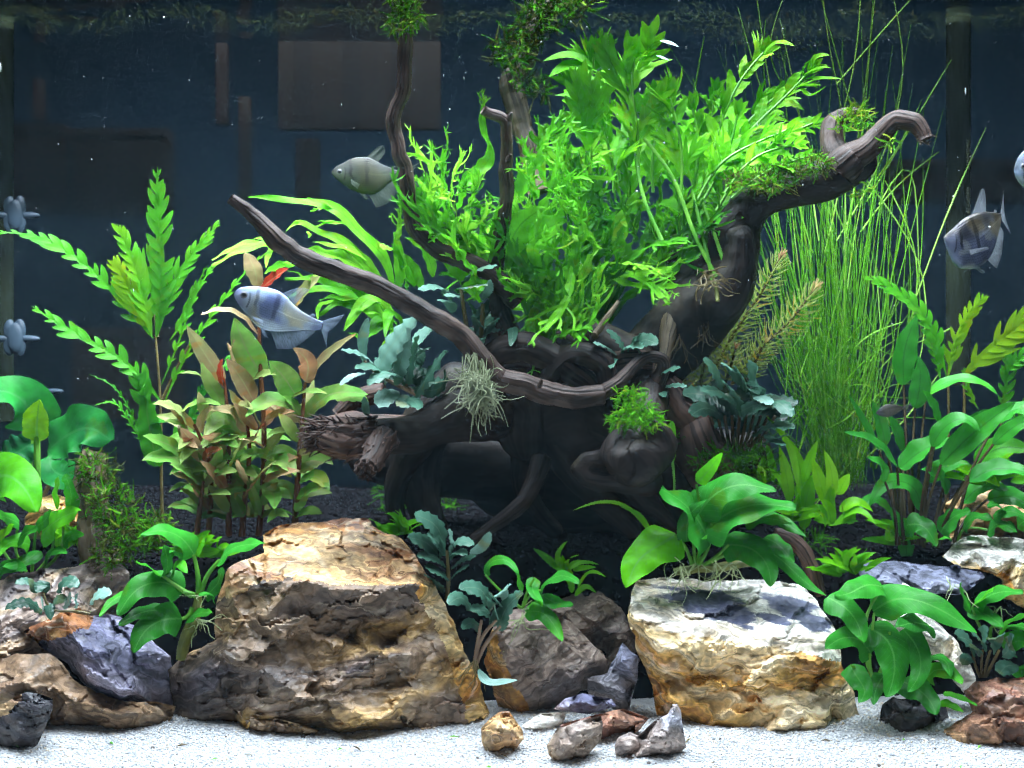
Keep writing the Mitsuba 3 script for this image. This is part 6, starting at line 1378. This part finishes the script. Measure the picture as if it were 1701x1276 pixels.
def resample(pts, n, smooth=True):
    pts = np.array(pts, float)
    s = np.r_[0, np.cumsum(np.linalg.norm(np.diff(pts, axis=0), axis=1))]
    s /= s[-1]
    t = np.linspace(0, 1, n)
    from scipy.interpolate import PchipInterpolator
    return PchipInterpolator(s, pts)(t) if smooth else np.stack([np.interp(t, s, pts[:, i]) for i in (0, 1)], 1)

def fish(label, d, kind, top, bot, fat, fins, eye, er, turn=0.0, name='tetra_fish', group='silver striped tetras swimming in the tank'):
    """A fish from the lines of its back and belly (pixels, snout to tail root); turn: metres of depth gained per pixel to the right (how far it faces the viewer)."""
    t = Thing(name, label, 'fish', group)
    n, m = 44, 28
    A, B = resample(top, n), resample(bot, n)
    x0 = eye[0]
    dep = lambda x: d + (x - x0) * turn
    q = np.linspace(0, 1, n)
    th = np.linspace(0, 2 * np.pi, m + 1)
    V, UV = [], []
    for i in range(n):
        c, h = (A[i] + B[i]) / 2, (A[i] - B[i]) / 2
        w = np.linalg.norm(h) * fat * (1 - .55 * q[i]) / F * d
        for a in th:
            ct, st = math.cos(a), math.sin(a)
            st2 = math.copysign(abs(st) ** .85, st)
            p = c + h * ct
            V.append(P(p[0], p[1], dep(p[0])) + np.array([0, -w * st2, 0]))
            UV.append([10 * kind + .02 + .96 * q[i], .5 + .5 * ct])
    V, UV = np.array(V), np.array(UV)
    k = len(V)
    f = grid_faces(n, m + 1)
    c0, c1 = (A[0] + B[0]) / 2, (A[-1] + B[-1]) / 2
    V = np.vstack([V, P(c0[0], c0[1], dep(c0[0])), P(c1[0], c1[1], dep(c1[0]))])
    UV = np.vstack([UV, [10 * kind + .02, .5], [10 * kind + .97, .5]])
    j = np.arange(m)
    f = np.vstack([f, np.stack([j * 0 + k, j, j + 1], 1), np.stack([j * 0 + k + 1, (n - 1) * (m + 1) + j + 1, (n - 1) * (m + 1) + j], 1)])
    t.part('body', (V, f), 'fish_skin', True, UV)
    for fname, base, tip, off in fins:
        a, b = resample(base, 14, False), resample(tip, 14)
        V, UV = [], []
        for i in range(14):
            for jj, v in enumerate(np.linspace(0, 1, 7)):
                p = a[i] * (1 - v) + b[i] * v
                V.append(P(p[0], p[1], dep(p[0]) + off + .0012 * math.sin(i * .9) * v))
                UV.append([10 * kind + .01 + .98 * i / 13, v])
        t.part(fname, (np.array(V), grid_faces(14, 7)), 'fin_film', True, np.array(UV))
    i = np.argmin(np.abs((A[:, 0] + B[:, 0]) / 2 - eye[0]))
    h = np.linalg.norm(A[i] - B[i]) / 2
    w = h * fat * (1 - .55 * q[i]) / F * d
    r = er / F * d
    c = P(eye[0], eye[1], dep(eye[0]) - w * .80)
    e = trimesh.creation.icosphere(3, 1.0)
    key = t.part('eye', (e.vertices * [r, r * .5, r] + c, e.faces), 'eye_white', True)
    t.part('pupil', (e.vertices * [r * .66, r * .34, r * .66] + c - [0, r * .27, 0], e.faces), 'eye_black', True, under=key)
    return t

fish('silver blue tetra in front of the red and green stem plant', .94, 0,
     [(389, 489), (394, 481), (404, 477), (420, 476), (438, 477), (456, 481), (472, 489), (489, 507), (503, 518), (517, 526), (530, 532), (537, 534)],
     [(389, 491), (392, 499), (399, 510), (408, 520), (419, 534), (430, 544), (443, 549), (460, 551), (485, 550), (508, 548), (524, 549), (533, 548)], .42,
     [('dorsal_fin', [(470, 487), (480, 494), (489, 507)], [(488, 480), (503, 478), (514, 481)], 0), ('anal_fin', [(449, 548), (480, 550), (522, 548)], [(460, 580), (480, 580), (506, 566), (523, 552)], 0),
      ('tail_fin', [(536, 533), (537, 541), (534, 549)], [(572, 522), (556, 543), (545, 553), (543, 579)], 0), ('adipose_fin', [(514, 524), (521, 528)], [(520, 520), (525, 524)], 0), ('pelvic_fin', [(432, 544), (439, 547)], [(437, 558), (445, 562)], -.006), ('pectoral_fin', [(418, 525), (424, 533)], [(438, 532), (437, 541)], -.011)],
     (406, 490), 6.5)
fish('olive silver tetra with two dark bars behind the tall thin branch', 1.12, 1,
     [(551, 285), (557, 278), (570, 271), (583, 264), (597, 261), (610, 261), (622, 266), (637, 274), (650, 279), (660, 283), (672, 285)],
     [(551, 288), (555, 294), (566, 303), (578, 312), (592, 319), (606, 323), (618, 323), (632, 317), (645, 305), (655, 298), (672, 296)], .36,
     [('dorsal_fin', [(608, 262), (618, 265), (628, 270)], [(628, 243), (637, 242), (640, 255)], 0), ('anal_fin', [(612, 323), (635, 314), (654, 299)], [(625, 345), (648, 335), (662, 306)], 0), ('tail_fin', [(671, 284), (672, 290), (671, 297)], [(700, 268), (686, 290), (700, 312)], 0), ('adipose_fin', [(650, 279), (656, 281)], [(655, 275), (659, 278)], 0), ('pectoral_fin', [(583, 298), (584, 306)], [(598, 306), (594, 314)], -.008), ('pelvic_fin', [(598, 321), (606, 323)], [(606, 332), (614, 331)], -.002)],
     (564.5, 285.5), 4.8)
fish('silver tetra with a bluish flank turning towards the glass at the right', 1.02, 2,
     [(1567, 394), (1573, 388), (1582, 380), (1594, 368), (1608, 359), (1622, 354), (1638, 352), (1650, 353), (1659, 354), (1664, 354)],
     [(1567, 397), (1571, 408), (1577, 422), (1585, 437), (1598, 447), (1614, 447), (1632, 440), (1645, 426), (1655, 400), (1663, 366)], .62,
     [('dorsal_fin', [(1614, 357), (1626, 354), (1637, 352)], [(1629, 316), (1631, 313), (1638, 342)], 0), ('tail_fin', [(1662, 352), (1664, 359), (1664, 366)], [(1667, 320), (1668, 345), (1680, 391)], .004), ('anal_fin', [(1640, 432), (1652, 408), (1661, 375)], [(1655, 446), (1664, 420), (1667, 385)], .004), ('pectoral_fin', [(1610, 415), (1612, 424)], [(1640, 410), (1643, 414)], -.020), ('adipose_fin', [(1650, 353), (1655, 354)], [(1652, 348), (1656, 350)], 0), ('pelvic_fin', [(1618, 446), (1626, 443)], [(1632, 455), (1637, 451)], 0)],
     (1593.5, 395), 6.2, turn=.00042)
fish('pale round fish half out of the picture at the right edge', 1.05, 3,
     [(1684, 283), (1688, 268), (1696, 255), (1710, 245), (1740, 240), (1770, 255), (1785, 268)], [(1684, 286), (1688, 296), (1697, 308), (1712, 318), (1740, 320), (1770, 300), (1785, 284)], .4,
     [('tail_fin', [(1784, 268), (1785, 276), (1784, 284)], [(1820, 250), (1806, 276), (1820, 300)], 0), ('dorsal_fin', [(1735, 241), (1750, 245)], [(1760, 215), (1772, 222)], 0)], (1700, 276), 5)
fish('small dark blurred fish before the long-stalked leaves at the right', 1.07, 4,
     [(1455, 686), (1462, 678), (1474, 672), (1486, 672), (1500, 676)], [(1455, 687), (1462, 691), (1474, 693), (1488, 688), (1500, 680)], .4,
     [('tail_fin', [(1499, 676), (1500, 680)], [(1514, 668), (1512, 686)], 0), ('dorsal_fin', [(1474, 672), (1484, 672)], [(1486, 664), (1490, 666)], 0)], (1463, 683), 1.8, name='small_fish', group=None)

# ------------------------------------------------------------------ fittings at the back of the tank
flat_mat('dark_tube', (.010, .014, .007), .9, .06, .3, 25)
flat_mat('pale_rubber', (.032, .055, .080), .5, .4, .2, 60)
flat_mat('faded_print', (.22, .24, .16), .6, .3, 0)
def upright_tube(name, label, cat, x0, x1, y0, y1, d):
    t = Thing(name, label, cat)
    a, b = P(x0, y1, d), P(x1, y0, d)
    r = (b[0] - a[0]) / 2
    C = np.stack([np.full(12, (a[0] + b[0]) / 2), np.full(12, d), np.linspace(a[2], b[2], 12)], 1)
    g = tube(C, r, 32)
    t.part('tube', (g[0], g[1]), 'dark_tube', 40)
    return t, a, b, r
t, a, b, r = upright_tube('heater_tube', 'olive tinted upright tube with faint vertical lettering at the right back', 'tube', 1572, 1612, 30, 640, 1.40)
for text, y_ in (('1004040', 285), ('2/10mm', 358)):
    m = meshkit.text_mesh(text, .0048, .0003)
    m.apply_transform(trimesh.transformations.rotation_matrix(math.pi / 2, [0, 0, 1]))
    m.apply_transform(trimesh.transformations.rotation_matrix(math.pi / 2, [1, 0, 0]))
    q = P(1604, y_, 1.40)
    m.apply_translation([q[0], 1.40 - math.sqrt(max(r * r - (q[0] - (a[0] + b[0]) / 2) ** 2, 0)) - .0012, q[2]])
    t.part('lettering', m, 'faded_print', False)
t, a, b, r = upright_tube('intake_pipe', 'olive upright pipe at the left edge of the tank', 'pipe', -14, 22, 32, 700, 1.42)
def suction(x, y, label):
    t = Thing('suction_clip', label, 'clip', 'pale clips on the pipe at the left edge')
    e = trimesh.creation.icosphere(3, 1.0)
    def blob(px, py, rx, ry, name, dy=0.0):
        c = P(px, py, 1.385 + dy)
        s_ = 1.385 / F
        v = e.vertices * np.array([rx * s_, 6 * s_, ry * s_])
        v = v * (1 + .10 * (meshkit.fbm(e.vertices * 2.2 + px, 2, 3) - .5))[:, None]
        t.part(name, (v + c, e.faces), 'pale_rubber', True)
    blob(x, y, 13, 25, 'hub', -.004)
    for dx, dy, rx, ry in ((8, -12, 10, 19), (-9, -12, 10, 18), (8, 12, 10, 19), (-9, 12, 10, 18), (22, 2, 20, 6), (-24, 2, 18, 6)):
        blob(x + dx, y + dy, rx, ry, 'lobe')
suction(25, 356, 'upper pale blue lobed clip at the left edge')
suction(25, 561, 'lower pale blue lobed clip at the left edge')
e = trimesh.creation.icosphere(2, 1.0)
c = P(90, 650, 1.45)
single('suction_cup', 'small pale suction cup on the back pane above the round dark leaves', 'suction cup', (e.vertices * [.0100, .004, .0028] + c, e.faces), 'pale_rubber', True)

# specks in the water, added strands imitating the surface reflection along the water line
r_ = np.random.default_rng(99)
pts, fs, at = [], [], 0
e = trimesh.creation.icosphere(1, 1.0)
for i in range(330):
    d = r_.uniform(.80, 1.45)
    c = P(r_.uniform(0, 1701), 640 - 640 * r_.random() ** .6, d)
    s_ = min(r_.lognormal(-.5, .5), 2.0) / F * d
    pts.append(e.vertices * np.array([s_, s_, s_ * (1 if r_.random() < .9 else r_.uniform(2, 6))]) + c); fs.append(e.faces + at); at += len(e.vertices)
flat_mat('white_speck', (.75, .78, .8), .6, .3, 0)
single('floating_specks', 'tiny white specks drifting in the water', 'specks', (np.vstack(pts), np.vstack(fs)), 'white_speck', False, kind='stuff')

moss('algae', 'dim olive strands along the water line, added in place of the water surface reflection', [(x, 22 + 20 * math.sin(x * .011) ** 2 + 20 * math.exp(-((x - 1330) / 190) ** 2), BACK - .006, 26, 12 + 12 * math.sin(x * .023) ** 2 + 22 * math.exp(-((x - 1330) / 190) ** 2)) for x in range(-20, 1760, 22)], 4200, 9, (2, 10), 21, droop=.5, up=-.1)
# scraps on the sand
r_ = np.random.default_rng(17)
parts = []
for i in range(46):
    x, y = r_.uniform(-.36, .36), r_.uniform(.79, .95)
    o = np.array([x, y, float(sand_height(np.array([x]), np.array([y]))[0]) + .0016])
    a = r_.uniform(0, 6.28)
    dv = np.array([math.cos(a), math.sin(a), .1]) * r_.uniform(.0012, .005)
    v, f_, u = tube(np.array([o - dv, o + [0, 0, .0006], o + dv]), np.array([.3, 1, .3]) * r_.uniform(.0003, .0009), 6)
    parts.append((v, f_, stalk_uv(u, r_.choice(['dark_stalk', 'brown_stalk', 'green_stalk', 'dark_stalk']))))
v, f_, u = join(parts)
single('plant_scraps', 'tiny dark plant scraps lying on the white sand', 'debris', (v, f_), 'stalk', True, u, kind='stuff')

# the water itself: a faint blue haze between the panes
scene['water_medium'] = {'type': 'homogeneous', 'albedo': {'type': 'rgb', 'value': [.62, .86, .96]}, 'sigma_t': {'type': 'rgb', 'value': [HAZE * .9, HAZE, HAZE * 1.1]}}
scene['water'] = {'type': 'cube', 'to_world': T().translate([0, (.704 + BACK - .002) / 2, (WATER_Z - .007 - .12) / 2]).scale([.746, (BACK - .002 - .704) / 2, (WATER_Z - .007 + .12) / 2]),
                 'bsdf': {'type': 'null'}, 'interior': {'type': 'ref', 'id': 'water_medium'}}
labels['water'] = {'label': 'faintly hazy blue water filling the tank', 'kind': 'structure'}
